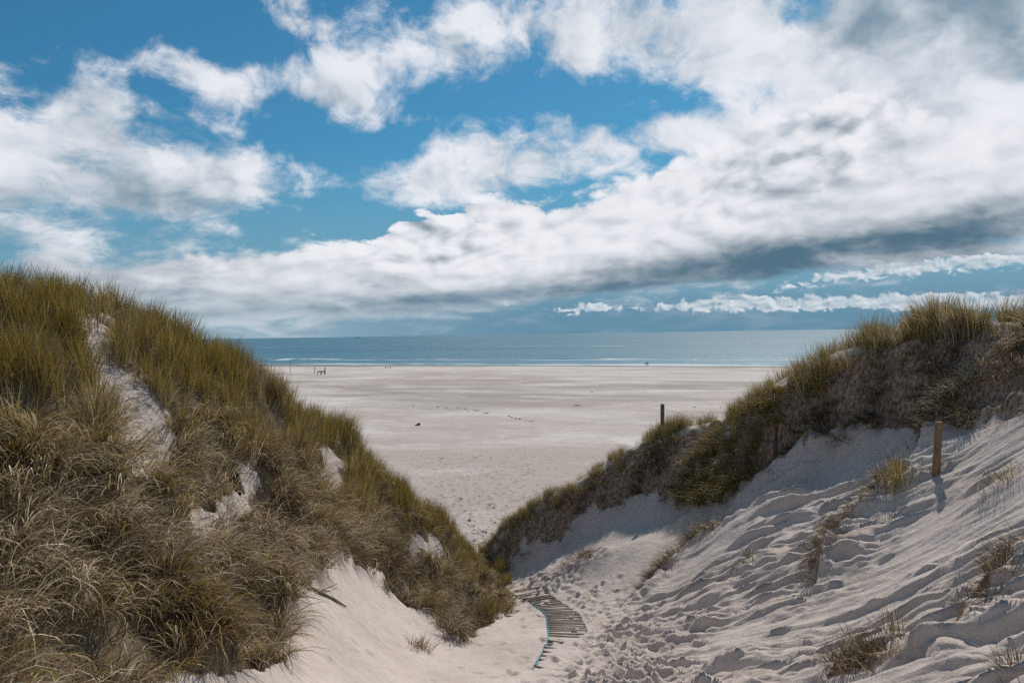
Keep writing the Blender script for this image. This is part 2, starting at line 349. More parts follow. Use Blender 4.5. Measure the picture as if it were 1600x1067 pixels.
def hit0(px, py):                      # where a sight line meets the smooth ground
    r = ray(px, py); d = np.arange(8, 34, .04); P = CAM + np.outer(d / r[1], r); b = np.nonzero(P[:, 2] < tps(P[:, 0], P[:, 1]))[0]
    return P[b[0]][:2] if len(b) else P[-1][:2]
RIBS = [[(1545, 572), (1505, 605), (1475, 645), (1452, 690)], [(1392, 610), (1352, 662), (1285, 706), (1240, 722), (1195, 748), (1150, 774), (1085, 812)], [(1130, 828), (1085, 852), (1050, 880), (1010, 922)],
        [(1412, 750), (1372, 788), (1330, 828), (1300, 858), (1284, 900)], [(1598, 884), (1560, 940), (1515, 986)], [(1310, 1062), (1345, 1040), (1400, 1042)], [(935, 868), (900, 880), (868, 906)], [(1190, 872), (1170, 892)], [(1600, 742), (1560, 764), (1530, 786)]]
RIB_H = [.30, .34, .30, .36, .30, .22, .22, .12, .10]
RIBW = [np.array([hit0(*q) for q in L]) for L in RIBS]
def rib_field(x, y):
    H = np.zeros(np.shape(x)); S = np.zeros(np.shape(x))
    for L, hh in zip(RIBW, RIB_H):
        m_ = (x > L[:, 0].min() - 1.5) & (x < L[:, 0].max() + 1.5) & (y > L[:, 1].min() - 1.5) & (y < L[:, 1].max() + 1.5)
        if not m_.any(): continue
        xx, yy = x[m_], y[m_]; best = np.full(xx.shape, 9.0); sd = np.zeros(xx.shape)
        wob = .16 * fbm(xx * 1.6, yy * 1.6, 171, 3)
        for a, b in zip(L[:-1], L[1:]):
            ab = b - a; tt = np.clip(((xx - a[0]) * ab[0] + (yy - a[1]) * ab[1]) / (ab @ ab), 0, 1); d = np.hypot(xx - a[0] - tt * ab[0], yy - a[1] - tt * ab[1])
            sg = ab[0] * (yy - a[1]) - ab[1] * (xx - a[0]); k = d < best; best = np.where(k, d, best); sd = np.where(k, sg, sd)
        sgn = np.where(sd > 0, -best, best) + wob                 # positive on the side turned to the camera
        pr = np.where(sgn > 0, np.exp(-(sgn / .20) ** 2), np.exp(-(sgn / .75) ** 2)) * (1 + .5 * fbm(xx * 2, yy * 2, 173, 2))
        H[m_] = np.maximum(H[m_], hh * pr); S[m_] = np.maximum(S[m_], np.exp(-((sgn - .12) / .22) ** 2) * min(1, hh * 4))
    return H, S

HOLL = [(hit0(*q), a_, r_) for q, a_, r_ in (((215, 650), -.45, .75), ((290, 605), .40, .65), ((330, 800), -.50, .75), ((400, 735), .42, .70), ((250, 720), -.25, .6), ((505, 752), -.35, .55), ((560, 722), .30, .6), ((120, 820), -.35, .6), ((60, 720), .25, .6), ((430, 900), .30, .6), ((390, 960), -.30, .45), ((640, 830), .25, .6), ((600, 800), -.28, .5))]
def terrain(x, y):
    """height, and 0..1 fields: left grass, right scarp, sand"""
    h = tps(x, y)
    P = np.stack([x, y, h], -1); px, py = proj(P); dist = np.hypot(x, y)
    left = soft_poly(px, py, POLY_L, x, y, 10, 11) & (x < 0.6) & (y < 44)
    for b in BARE_L: left &= ~soft_poly(px, py, b, x, y, 32, 23)
    lm = left.astype(float)
    cy, by = crest_r(px), base_r(px) + 26 * fbm(x * .55 + y * .3, y * .12, 151, 3)
    scarp = sstep(py, cy - 8, cy + 8) * sstep(py, by + 10, by - 14) * (px > 755) * (x > -1.2) * (y > 15)
    rslope = sstep(py, by - 4, by + 24) * sstep(px, 960 - (py - 900) * .9, 1120 - (py - 900) * .9) * (y > 4) * (x > 0.5)
    rslope = rslope * (y < 31)
    # tussocky ground under the grass
    hum = fbm(x * .5, y * .5, 31, 2) * .26 + np.minimum(np.abs(fbm(x * .62, y * .62, 37, 2)), .55) * .85 - .26
    h = h + hum * lm * sstep(dist, 7, 9)
    for (hx, hy), ha, hr in HOLL: h = h + ha * np.exp(-((x - hx) ** 2 + (y - hy) ** 2) / hr ** 2)
    # eroded scarp: vertical flutes and lumps
    fl = fbm(x * .9 + y * .5, y * .25, 41, 4)
    h = h + scarp * (fl * .42 + np.abs(fbm(x * 1.5, y * 1.5, 43, 3)) * .30 - .10)
    # wind-cut ledges on the right-hand slope: steep faces turned away from the sun
    t, n = to_grid(x, y)
    def ledge(fn, ft, wr, sd, face, lo, hi, mt, mn):
        q = n * fn + wr * fbm(t * ft, n * fn * .55, sd, 2, .4); sw = q - np.floor(q)
        pr = np.where(sw < face, sstep(sw, 0, face), (1 - (sw - face) / (1 - face)) ** 1.3)
        return pr * sstep(fbm(t * mt + sd, n * mn, sd + 3, 3), lo, hi)
    l1 = ledge(.70, .08, 1.2, 51, .09, .0, .30, .11, .80) * .13
    l2 = ledge(1.9, .11, 1.2, 57, .16, -.06, .18, .14, 1.9) * .14
    l3 = ledge(3.4, .22, 1.1, 63, .26, -.08, .14, .26, 3.2) * .095
    clod = np.maximum(fbm(t * 1.1, n * 4.4, 181, 3) - .10, 0) * .15
    grain = fbm(t * .35, n * 4.0, 71, 3); lum = fbm(t * .55, n * 2.3, 73, 3)
    lowr = sstep(px, 1230, 1480) * sstep(py, 860, 980)
    calm = sstep(fbm(x * .22 + 5, y * .22, 75, 2), .25, -.05)
    h = h + rslope * (.25 + .75 * calm) * (1.28 * (l1 + l2 + l3) + clod + grain * .036 + np.maximum(lum - .14, 0) * .20 + fbm(t * 2.0, n * 6.0, 79, 2) * .012)
    h = h + rslope * lowr * (np.abs(fbm(t * .5, n * 1.3, 77, 3)) * .22 - .05)
    rh, rs = rib_field(x, y); h = h + rh
    # sand everywhere: low drifts and fine unevenness
    h = h + (1 - lm) * (fbm(x * .35, y * .35, 81, 2) * .06 + fbm(x * 1.7, y * 1.7, 83, 3) * .018)
    # trodden path
    pxm = np.interp(y, [0, 8, 17.3, 20.8, 24.4, 26.6, 29, 32, 38, 46], [0, .3, 2.4, 2.4, 1.9, 1.4, .4, -.9, -1.7, -2.6])
    wpath = np.interp(y, [0, 17, 22, 27, 32, 46], [2.0, 1.7, 1.3, 1.0, .8, 1.6])
    tr = np.exp(-((x - pxm) / wpath) ** 2) * (1 - lm) * np.where(inpoly(px, py, MAT_POLY), .15, 1.0)
    h = h + tr * (np.abs(fbm(x * 3.1, y * 2.6, 91, 3)) * .10 - .04 + fbm(x * 6, y * 5, 95, 2) * .028)
    return h, lm, np.maximum(scarp, .85 * rs), tr, rslope, px, py

# grid lines run along the wind-cut ledges, so their edges stay clean
TC, TS = .86 / math.hypot(.86, .51), .51 / math.hypot(.86, .51)
AX = axis(-66, -26.0, 6.0, 40, .068, 1.06, 1.6); AY = axis(-30, 2.5, 34.0, 72, .042, 1.06, 1.3)
def to_grid(x, y): return x * TC - y * TS, x * TS + y * TC
GT, GN_ = np.meshgrid(AX, AY, indexing='ij')
GX, GY = GT * TC + GN_ * TS, -GT * TS + GN_ * TC
HZ, LM, SCARP, TR, RSL, PXG, PYG = terrain(GX, GY)

def sample(F, x, y):
    x, y = to_grid(x, y)
    i = np.clip(np.searchsorted(AX, x) - 1, 0, len(AX) - 2); j = np.clip(np.searchsorted(AY, y) - 1, 0, len(AY) - 2)
    u = np.clip((x - AX[i]) / (AX[i + 1] - AX[i]), 0, 1); v = np.clip((y - AY[j]) / (AY[j + 1] - AY[j]), 0, 1)
    return (F[i, j] * (1 - u) + F[i + 1, j] * u) * (1 - v) + (F[i, j + 1] * (1 - u) + F[i + 1, j + 1] * u) * v
# footprints pressed into the path and the sand beside it
def stamp(cx, cy, L, Wd, ang, dep):
    ct, cn = to_grid(cx, cy); i0, i1 = np.searchsorted(AX, (ct - .45, ct + .45)); j0, j1 = np.searchsorted(AY, (cn - .45, cn + .45))
    if i1 - i0 < 3 or j1 - j0 < 3: return
    xx = GX[i0:i1, j0:j1] - cx; yy = GY[i0:i1, j0:j1] - cy; c, s = math.cos(ang), math.sin(ang)
    u = (xx * c + yy * s) / L; v = (-xx * s + yy * c) / Wd; r = np.sqrt(u * u + v * v)
    HZ[i0:i1, j0:j1] += dep * (-np.exp(-r ** 4) + .55 * np.exp(-((r - 1.45) / .35) ** 2) * (1 + u * .6))
fr = np.random.default_rng(5)
for k in range(900):
    y = fr.uniform(9, 33); pm = np.interp(y, [0, 8, 17.3, 20.8, 24.4, 26.6, 29, 32, 38], [0, .3, 2.4, 2.4, 1.9, 1.4, .4, -.9, -1.7])
    wd = np.interp(y, [0, 17, 22, 27, 33], [1.4, 1.2, 1.0, .8, .5])
    x = pm + fr.normal(0, wd)
    if x < pm - 2.6: continue
    qx, qy = proj(np.array((x, y, sample(HZ, np.array([x]), np.array([y]))[0])))
    if inpoly(np.array([qx]), np.array([qy]), MAT_POLY)[0] and fr.random() < .9: continue
    stamp(x, y, fr.uniform(.13, .19), fr.uniform(.07, .11), math.pi / 2 + fr.normal(0, .4), fr.uniform(.02, .07))
for k in range(26):
    p = at(fr.uniform(560, 780), fr.uniform(960, 1080), 19.0); stamp(p[0], 16.5 + fr.uniform(-2, 6), .14, .08, fr.uniform(0, 3), .03)

def hit(px, py, d0=6.0, d1=48.0):
    r = ray(px, py); d = np.arange(d0, d1, .03); P = CAM + np.outer(d / r[1], r)
    below = np.nonzero(P[:, 2] < sample(HZ, P[:, 0], P[:, 1]))[0]
    return P[below[0]] if len(below) else P[-1]

# ------------------------------------------------------------------ materials
def mat(name):
    m_ = bpy.data.materials.new(name); m_.use_nodes = True; t = m_.node_tree; t.nodes.clear()
    N = NT(t); out = N.n('ShaderNodeOutputMaterial'); b = N.n('ShaderNodeBsdfPrincipled'); t.links.new(b.outputs[0], out.inputs[0])
    return m_, N, b
def bump(N, b, h, strength, dist):
    o = N.n('ShaderNodeBump'); o.inputs['Strength'].default_value = strength; o.inputs['Distance'].default_value = dist
    N.put(o.inputs['Height'], h); N.t.links.new(o.outputs[0], b.inputs['Normal'])
SAND_A, SAND_B = (0.59, 0.51, 0.455), (0.45, 0.38, 0.335)
def mat_dune():
    m_, N, b = mat('dune_sand')
    pos = N.n('ShaderNodeTexCoord').outputs['Object']
    soil = N.n('ShaderNodeAttribute', attribute_name='soil').outputs['Fac']
    litter = N.n('ShaderNodeAttribute', attribute_name='litter').outputs['Fac']
    n1 = N.noise(pos, .55, 3, .6); n2 = N.noise(pos, 6, 4, .65); n3 = N.noise(pos, 60, 1, .6)
    f = N.math('MULTIPLY_ADD', n3, .25, N.math('MULTIPLY_ADD', n2, .35, N.math('MULTIPLY', n1, .4)))
    sand = N.mix(N.ss(f, .36, .66), SAND_A, SAND_B)
    # peaty, root-bound soil in the cut face
    sv = N.mapping(pos, scale=(3, 3, .8)); n4 = N.noise(sv, .9, 4, .62); n5 = N.noise(N.mapping(pos, scale=(1, 1, .35)), 12, 4, .7)
    soilc = N.mix(N.ss(n5, .32, .68), (0.120, 0.074, 0.048), (0.45, 0.315, 0.225))
    sf = N.ss(N.math('MULTIPLY_ADD', N.math('SUBTRACT', n4, .5), 2.2, soil), .38, .80)
    c = N.mix(sf, sand, soilc)
    # dead stalks and litter between the tussocks, gap shade darkened into their colour
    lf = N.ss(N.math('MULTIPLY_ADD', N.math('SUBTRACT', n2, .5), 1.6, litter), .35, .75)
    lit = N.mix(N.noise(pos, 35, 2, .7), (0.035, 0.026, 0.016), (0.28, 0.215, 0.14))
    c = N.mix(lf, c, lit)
    N.put(b.inputs['Base Color'], c); b.inputs['Roughness'].default_value = .95; b.inputs['Specular IOR Level'].default_value = .15
    h = N.math('MULTIPLY_ADD', n3, .3, N.math('MULTIPLY', n2, 2.4))
    bump(N, b, h, .45, .035)
    return m_
M_DUNE = mat_dune()
SOIL = SCARP * sstep(PXG, 758, 800)
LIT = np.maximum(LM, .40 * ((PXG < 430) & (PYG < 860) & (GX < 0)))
dune = link('dunes', grid_mesh('dunes', GX, GY, HZ, {'soil': SOIL, 'litter': LIT}), M_DUNE)
tag(dune, 'pale wind-blown sand dunes either side of the path', 'dunes', kind='structure')

# ------------------------------------------------------------------ beach and sea
SH0, SH1 = np.array((-114.0, 385.0)), np.array((105.0, 284.0))
sd_ = (SH1 - SH0) / np.linalg.norm(SH1 - SH0); sn_ = np.array((-sd_[1], sd_[0]))          # sn_ points out to sea
if sn_[1] < 0: sn_ = -sn_
def shore(x, y): return (x - SH0[0]) * sn_[0] + (y - SH0[1]) * sn_[1]
bx = axis(-9000, -16, 10, 9000, .11, 1.07, 400); by_ = axis(-600, 40, 82, 1500, .11, 1.06, 60)
BX, BY = np.meshgrid(bx, by_, indexing='ij')
s_ = shore(BX, BY)
near = sstep(np.hypot(BX, BY - 20), 320, 60)
BZ = .42 - np.clip(s_ + 22, 0, 400) * .019 + fbm(BX * .02, BY * .05, 101, 3) * .06 + near * (fbm(BX * .35, BY * .5, 103, 3) * .025)
inner = sstep(BY, 200, 60)
BZ = BZ + inner * np.exp(-((BX + 3) / 18) ** 2) * (np.abs(fbm(BX * 1.9, BY * 1.5, 107, 3)) * .06 - .02)
fr = np.random.default_rng(9)
def stampb(cx, cy, L, Wd, ang, dep):
    i0, i1 = np.searchsorted(bx, (cx - .6, cx + .6)); j0, j1 = np.searchsorted(by_, (cy - .6, cy + .6))
    if i1 - i0 < 3 or j1 - j0 < 3: return
    xx = BX[i0:i1, j0:j1] - cx; yy = BY[i0:i1, j0:j1] - cy; c, s = math.cos(ang), math.sin(ang)
    u = (xx * c + yy * s) / L; v = (-xx * s + yy * c) / Wd; r = np.sqrt(u * u + v * v)
    BZ[i0:i1, j0:j1] += dep * (-np.exp(-r ** 4) + .6 * np.exp(-((r - 1.5) / .4) ** 2))
for k in range(1500):
    y = 40 + 70 * fr.random() ** 1.7; x = -2.8 - (y - 45) * .02 + fr.normal(0, .8 + (y - 38) * .13)
    stampb(x, y, fr.uniform(.16, .26), fr.uniform(.10, .15), math.pi / 2 + fr.normal(0, .6), fr.uniform(.05, .11) * (1.5 if y < 62 else 1.0))
def mat_beach():
    m_, N, b = mat('beach_sand')
    pos = N.n('ShaderNodeTexCoord').outputs['Object']; x, y, z = N.sep(pos)
    s = N.math('ADD', N.math('MULTIPLY', N.math('SUBTRACT', x, float(SH0[0])), float(sn_[0])), N.math('MULTIPLY', N.math('SUBTRACT', y, float(SH0[1])), float(sn_[1])))
    al = N.math('ADD', N.math('MULTIPLY', x, float(sd_[0])), N.math('MULTIPLY', y, float(sd_[1])))
    v = N.comb(N.math('MULTIPLY', al, .011), N.math('MULTIPLY', s, .024), 0.0); v2 = N.comb(N.math('MULTIPLY', al, .05), N.math('MULTIPLY', s, .075), 4.0)
    n1 = N.noise(v, 1.0, 7, .58, .9); n2 = N.noise(v2, 1.0, 7, .66, .8); n3 = N.noise(pos, .6, 4, .65); n4 = N.noise(pos, 5, 2, .6)
    f = N.math('MULTIPLY_ADD', N.math('SUBTRACT', n3, .5), .30, N.math('MULTIPLY_ADD', N.math('SUBTRACT', n2, .5), .55, n1))
    c = N.mix(N.ss(f, .36, .64), (0.58, 0.52, 0.47), (0.43, 0.36, 0.32))
    c = N.mix(N.math('MULTIPLY', N.ss(N.noise(N.vmath('ADD', v2, (7, 3, 0)), .55, 7, .64, 1.2), .56, .64), .6), c, (0.66, 0.61, 0.56))
    # damp hollows, greyer with algae, and the wet strand at the water's edge
    damp = N.math('MULTIPLY', N.ss(s, -215, -150), N.ss(s, -60, -110))
    damp = N.math('MULTIPLY', damp, N.ss(N.noise(N.vmath('ADD', v, (5, 2, 0)), 1.3, 6, .6, .8), .47, .60))
    c = N.mix(N.math('MULTIPLY', damp, .55), c, (0.225, 0.205, 0.17))
    wet = N.ss(N.math('MULTIPLY_ADD', N.math('SUBTRACT', n1, .5), 40, s), -34, -6)
    c = N.mix(wet, c, (0.135, 0.125, 0.108))
    N.put(b.inputs['Base Color'], c)
    N.put(b.inputs['Roughness'], N.math('MULTIPLY_ADD', wet, -.45, .95)); b.inputs['Specular IOR Level'].default_value = .2
    bump(N, b, N.math('MULTIPLY_ADD', n4, .5, N.noise(pos, 1.4, 3, .6)), .5, .12)
    return m_
beach = link('beach', grid_mesh('beach', BX, BY, BZ), mat_beach())
tag(beach, 'wide flat pale sand beach running down to the sea', 'beach', kind='structure')

def mat_sea():
    m_, N, b = mat('sea_water')
    pos = N.n('ShaderNodeTexCoord').outputs['Object']; x, y, z = N.sep(pos)
    s = N.math('ADD', N.math('MULTIPLY', N.math('SUBTRACT', x, float(SH0[0])), float(sn_[0])), N.math('MULTIPLY', N.math('SUBTRACT', y, float(SH0[1])), float(sn_[1])))
    al = N.math('ADD', N.math('MULTIPLY', x, float(sd_[0])), N.math('MULTIPLY', y, float(sd_[1])))
    big = N.noise(N.comb(N.math('MULTIPLY', x, .0007), N.math('MULTIPLY', y, .0030), 0), 1.0, 4, .55)
    c = N.mix(N.ss(big, .35, .65), (0.020, 0.115, 0.170), (0.045, 0.165, 0.220))
    shallow = N.ss(s, 160, 0)
    c = N.mix(N.math('MULTIPLY', shallow, .7), c, (0.075, 0.20, 0.255))
    foamv = N.comb(N.math('MULTIPLY', al, .02), N.math('MULTIPLY', s, .10), 0)
    fn = N.noise(foamv, 1.0, 6, .65, .8)
    foam = N.math('MULTIPLY', N.ss(s, 30, 4), N.ss(fn, .46, .60))
    foam = N.math('MAXIMUM', foam, N.math('MULTIPLY', N.math('MULTIPLY', N.ss(s, 52, 66), N.ss(s, 100, 78)), N.ss(fn, .50, .62)))
    far = N.noise(N.comb(N.math('MULTIPLY', al, .010), N.math('MULTIPLY', s, .035), 3.0), 1.0, 6, .62, .5)
    foam = N.math('MAXIMUM', foam, N.math('MULTIPLY', N.math('MULTIPLY', N.ss(s, 360, 420), N.ss(s, 640, 520)), N.ss(far, .56, .70, 0, .5)))
    c = N.mix(foam, c, (0.62, 0.66, 0.68))
    N.put(b.inputs['Base Color'], c); N.put(b.inputs['Roughness'], N.math('MULTIPLY_ADD', foam, .35, .40)); b.inputs['IOR'].default_value = 1.33; b.inputs['Specular IOR Level'].default_value = .5
    wv = N.mapping(pos, rot=(0, 0, RAD(-24)), scale=(.35, 1, 1))
    h = N.math('MULTIPLY_ADD', N.noise(wv, .55, 3, .6), .35, N.noise(wv, .10, 5, .62))
    bump(N, b, h, .7, 2.0)
    return m_
sx = axis(-40000, -400, 400, 40000, 8.0, 1.25, 6000); sy = np.concatenate([np.arange(0, 190, 1.3), axis(190, 190, 200, 60000, 3.0, 1.2, 6000)[1:]])
SA, SS = np.meshgrid(sx, sy, indexing='ij')
WX = SH0[0] + 110 * sd_[0] + SA * sd_[0] + (SS - 25) * sn_[0]; WY = SH0[1] + 110 * sd_[1] + SA * sd_[1] + (SS - 25) * sn_[1]
sv_ = SS - 25
ph = sv_ + 7 * fbm(SA * .012, sv_ * .02, 111, 3)
WZ = .55 * np.exp(-((ph - 78) / 5) ** 2) * sstep(fbm(SA * .012 + 4, sv_ * 0, 115, 3), -.25, .25) + .38 * np.exp(-((ph - 44) / 4) ** 2) * sstep(fbm(SA * .014 + 9, sv_ * 0, 117, 3), -.1, .3) + .22 * np.exp(-((ph - 16) / 3) ** 2)
WZ = WZ + .10 * fbm(SA * .05, sv_ * .12, 119, 3) * sstep(sv_, 0, 30) * sstep(sv_, 180, 100)
sea = link('sea', grid_mesh('sea', WX, WY, WZ), mat_sea())
tag(sea, 'calm blue-green sea with low breakers along the shore', 'sea', kind='structure')

# ------------------------------------------------------------------ marram grass
def blades(n, R, L, lean, bias, droop, width, seed, seg=4, root=None):
    """n tapering, bending blades; +x is the side they fall to. returns verts, tris, per-vertex (random, along, random2)"""
    r = np.random.default_rng(seed)
    rad = R * np.sqrt(r.random(n)); th = r.random(n) * 2 * np.pi
    pos = np.stack([rad * np.cos(th), rad * np.sin(th), np.full(n, -.04)], -1)
    if root is not None: pos = pos + root
    d = np.stack([np.cos(th) * .7 + r.normal(0, .6, n) + bias, np.sin(th) * .7 + r.normal(0, .6, n)], -1); d /= np.linalg.norm(d, axis=1)[:, None]
    pitch = np.pi / 2 - np.radians(r.uniform(lean[0], lean[1], n)); dr = np.radians(r.uniform(droop[0], droop[1], n))
    Ln = r.uniform(L[0], L[1], n); wd = r.uniform(.7, 1.25, n) * width
    turn = r.normal(0, .25, n)
    tw = r.uniform(-.9, .9, n); ra, rb = r.random(n), r.random(n)
    co, cl = [], []
    for k in range(seg + 1):
        a = k / seg; side = np.stack([-d[:, 1], d[:, 0], np.zeros(n)], -1)
        nrm = np.stack([-np.sin(pitch) * d[:, 0], -np.sin(pitch) * d[:, 1], np.cos(pitch)], -1)
        sv = side * np.cos(tw)[:, None] + nrm * np.sin(tw)[:, None]
        w = (wd * (.75 + .25 * min(1, a * 4)) * (1 - a) ** .6 * .5)[:, None]
        cc = np.stack([ra, np.full(n, a), rb], -1)
        if k < seg: co += [pos - sv * w, pos + sv * w]; cl += [cc, cc]
        else: co += [pos]; cl += [cc]
        step = Ln / seg
        pos = pos + np.stack([np.cos(pitch) * d[:, 0], np.cos(pitch) * d[:, 1], np.sin(pitch)], -1) * step[:, None]
        pitch = np.maximum(pitch - dr * (k + 1) / (seg * (seg + 1) / 2), -1.35)
        ang = turn / seg; d = np.stack([d[:, 0] * np.cos(ang) - d[:, 1] * np.sin(ang), d[:, 0] * np.sin(ang) + d[:, 1] * np.cos(ang)], -1)
    V = np.concatenate(co); C = np.concatenate(cl); i = np.arange(n); T = []
    for k in range(seg - 1):
        a, b, c, e = (2 * k) * n + i, (2 * k + 1) * n + i, (2 * k + 3) * n + i, (2 * k + 2) * n + i
        T += [np.stack([a, b, c], -1), np.stack([a, c, e], -1)]
    k = seg - 1; T.append(np.stack([2 * k * n + i, (2 * k + 1) * n + i, np.full(n, 2 * seg * n) + i], -1))
    return V, np.concatenate(T), C

def mat_grass(name, instanced):
    m_ = bpy.data.materials.new(name); m_.use_nodes = True; t = m_.node_tree; t.nodes.clear(); N = NT(t)
    out = N.n('ShaderNodeOutputMaterial')
    r, a, q = N.sep(N.n('ShaderNodeAttribute', attribute_name='blade').outputs['Vector'])
    at_ = 'INSTANCER' if instanced else 'OBJECT'
    green = N.n('ShaderNodeAttribute', attribute_name='green', attribute_type=at_).outputs['Fac']
    brown = N.n('ShaderNodeAttribute', attribute_name='brown', attribute_type=at_).outputs['Fac']
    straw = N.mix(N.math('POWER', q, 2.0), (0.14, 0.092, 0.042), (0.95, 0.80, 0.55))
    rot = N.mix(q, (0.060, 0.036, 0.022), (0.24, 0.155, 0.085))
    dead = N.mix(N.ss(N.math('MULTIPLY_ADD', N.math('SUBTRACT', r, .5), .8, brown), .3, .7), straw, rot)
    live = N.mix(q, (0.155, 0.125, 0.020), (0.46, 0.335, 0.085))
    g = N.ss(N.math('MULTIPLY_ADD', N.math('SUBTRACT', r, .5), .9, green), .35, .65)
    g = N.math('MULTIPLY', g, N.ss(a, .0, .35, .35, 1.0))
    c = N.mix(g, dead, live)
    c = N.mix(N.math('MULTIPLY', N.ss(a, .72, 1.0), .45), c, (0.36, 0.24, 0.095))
    df = N.n('ShaderNodeBsdfDiffuse'); tr = N.n('ShaderNodeBsdfTranslucent'); gl = N.n('ShaderNodeBsdfGlossy')
    for b in (df, tr): N.put(b.inputs[0], c)
    gl.inputs['Roughness'].default_value = .45; gl.inputs[0].default_value = (.8, .8, .75, 1)
    mx = N.n('ShaderNodeMixShader'); mx.inputs[0].default_value = .30; t.links.new(df.outputs[0], mx.inputs[1]); t.links.new(tr.outputs[0], mx.inputs[2])
    m2 = N.n('ShaderNodeMixShader'); m2.inputs[0].default_value = .04; t.links.new(mx.outputs[0], m2.inputs[1]); t.links.new(gl.outputs[0], m2.inputs[2])
    t.links.new(m2.outputs[0], out.inputs[0])
    return m_
M_GI, M_GO = mat_grass('grass_blades', True), mat_grass('tuft_blades', False)

# kinds: 0 upright, 1 leaning, 2 hanging down the slope, 3 matted litter, 4 roots and dead stalks on the cut face
KIND = [dict(n=30, R=.16, L=(.40, 1.05), lean=(2, 26), bias=.25, droop=(5, 50), width=.015),
        dict(n=26, R=.17, L=(.40, 1.05), lean=(14, 52), bias=.8, droop=(50, 125), width=.017),
        dict(n=24, R=.12, L=(.50, 1.20), lean=(30, 72), bias=1.9, droop=(80, 135), width=.020),
        dict(n=22, R=.24, L=(.25, .70), lean=(30, 95), bias=.4, droop=(20, 95), width=.020),
        dict(n=28, R=.20, L=(.35, .90), lean=(60, 105), bias=2.2, droop=(50, 85), width=.015)]
NV = 6
tufts = bpy.data.collections.new('tuft_shapes')
for k, kd in enumerate(KIND):
    for v in range(NV):
        V, T, C = blades(seed=1000 + 31 * k + v, **kd)
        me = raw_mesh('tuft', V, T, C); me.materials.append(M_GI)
        tufts.objects.link(bpy.data.objects.new('tuft_%02d' % (k * NV + v), me))

def grass_nodes():
    g = bpy.data.node_groups.new('scatter_grass', 'GeometryNodeTree')
    g.interface.new_socket('Geometry', in_out='INPUT', socket_type='NodeSocketGeometry'); g.interface.new_socket('Geometry', in_out='OUTPUT', socket_type='NodeSocketGeometry')
    n = g.nodes; gi, go = n.new('NodeGroupInput'), n.new('NodeGroupOutput'); iop = n.new('GeometryNodeInstanceOnPoints'); ci = n.new('GeometryNodeCollectionInfo')
    ci.inputs['Collection'].default_value = tufts; ci.inputs['Separate Children'].default_value = True; ci.inputs['Reset Children'].default_value = True
    def na(name, typ):
        o = n.new('GeometryNodeInputNamedAttribute'); o.data_type = typ; o.inputs['Name'].default_value = name; return o.outputs['Attribute']
    g.links.new(gi.outputs[0], iop.inputs['Points']); g.links.new(ci.outputs[0], iop.inputs['Instance']); iop.inputs['Pick Instance'].default_value = True
    g.links.new(na('vid', 'INT'), iop.inputs['Instance Index'])
    e2r = n.new('FunctionNodeEulerToRotation'); g.links.new(na('rot', 'FLOAT_VECTOR'), e2r.inputs[0]); g.links.new(e2r.outputs[0], iop.inputs['Rotation'])
    g.links.new(na('scl', 'FLOAT'), iop.inputs['Scale']); g.links.new(iop.outputs[0], go.inputs[0])
    return g
GN = grass_nodes()
def scatter(name, xy, kind, scl, green, brown, wind=.3, seed=3):
    r = np.random.default_rng(seed); x, y = xy[:, 0], xy[:, 1]; n = len(x); e = .12
    z = sample(HZ, x, y); gx = (sample(HZ, x + e, y) - sample(HZ, x - e, y)) / (2 * e); gy = (sample(HZ, x, y + e) - sample(HZ, x, y - e)) / (2 * e)
    dx, dy = -gx + wind * (kind == 0) * 1.0, -gy - .55 * (kind > 0)
    az = np.arctan2(dy, dx) + r.normal(0, .30, n) + 1.1 * fbm(x * .9, y * .9, 161, 2) * (kind > 0)
    az = np.where(kind == 3, az + r.normal(0, 1.2, n), az)
    rot = np.stack([r.normal(0, .08, n), r.normal(0, .08, n) , az], -1)
    me = bpy.data.meshes.new(name); me.vertices.add(n); me.vertices.foreach_set('co', np.stack([x, y, z], -1).astype(np.float32).ravel())
    def put(nm, typ, v, f='value'):
        a = me.attributes.new(nm, typ, 'POINT'); a.data.foreach_set(f, np.ascontiguousarray(v).ravel())
    put('rot', 'FLOAT_VECTOR', rot.astype(np.float32), 'vector'); put('scl', 'FLOAT', scl.astype(np.float32)); put('green', 'FLOAT', green.astype(np.float32)); put('brown', 'FLOAT', brown.astype(np.float32))
    put('vid', 'INT', (kind * NV + r.integers(0, NV, n)).astype(np.int32))
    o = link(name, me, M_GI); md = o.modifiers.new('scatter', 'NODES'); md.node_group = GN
    return o

r = np.random.default_rng(21)
# ---- left dune
N0 = 42000
xy = np.stack([r.uniform(-17, 1, N0), r.uniform(6.5, 42, N0)], -1)
lm = sample(LM, xy[:, 0], xy[:, 1]); pz = sample(HZ, xy[:, 0], xy[:, 1]); ppx, ppy = proj(np.c_[xy, pz]); vis = ppy - ridge_l(ppx)
dens = fbm(xy[:, 0] * .8, xy[:, 1] * .8, 131, 3); hol = sample(HZ, xy[:, 0], xy[:, 1]) - .25 * (sample(HZ, xy[:, 0] + .5, xy[:, 1]) + sample(HZ, xy[:, 0] - .5, xy[:, 1]) + sample(HZ, xy[:, 0], xy[:, 1] + .5) + sample(HZ, xy[:, 0], xy[:, 1] - .5))
prob = np.where(lm > .5, np.clip(.46 + .5 * dens + 6.0 * hol, .04, 1), .10 * (ppx < 420) * (ppy < 860)) * np.where(xy[:, 1] > np.interp(ppx, rl[:, 0], rl[:, 2]) + 2.5, .45, 1.0) * np.where(pz < 1.0, 0, 1)
keep = r.random(N0) < prob; xy = xy[keep]; ppx, ppy, vis = ppx[keep], ppy[keep], vis[keep]; n = len(xy)
patch = fbm(xy[:, 0] * .5, xy[:, 1] * .5, 137, 3)
gz = np.interp(ppx, [0, 200, 340, 450, 800], [235, 190, 120, 85, 40])
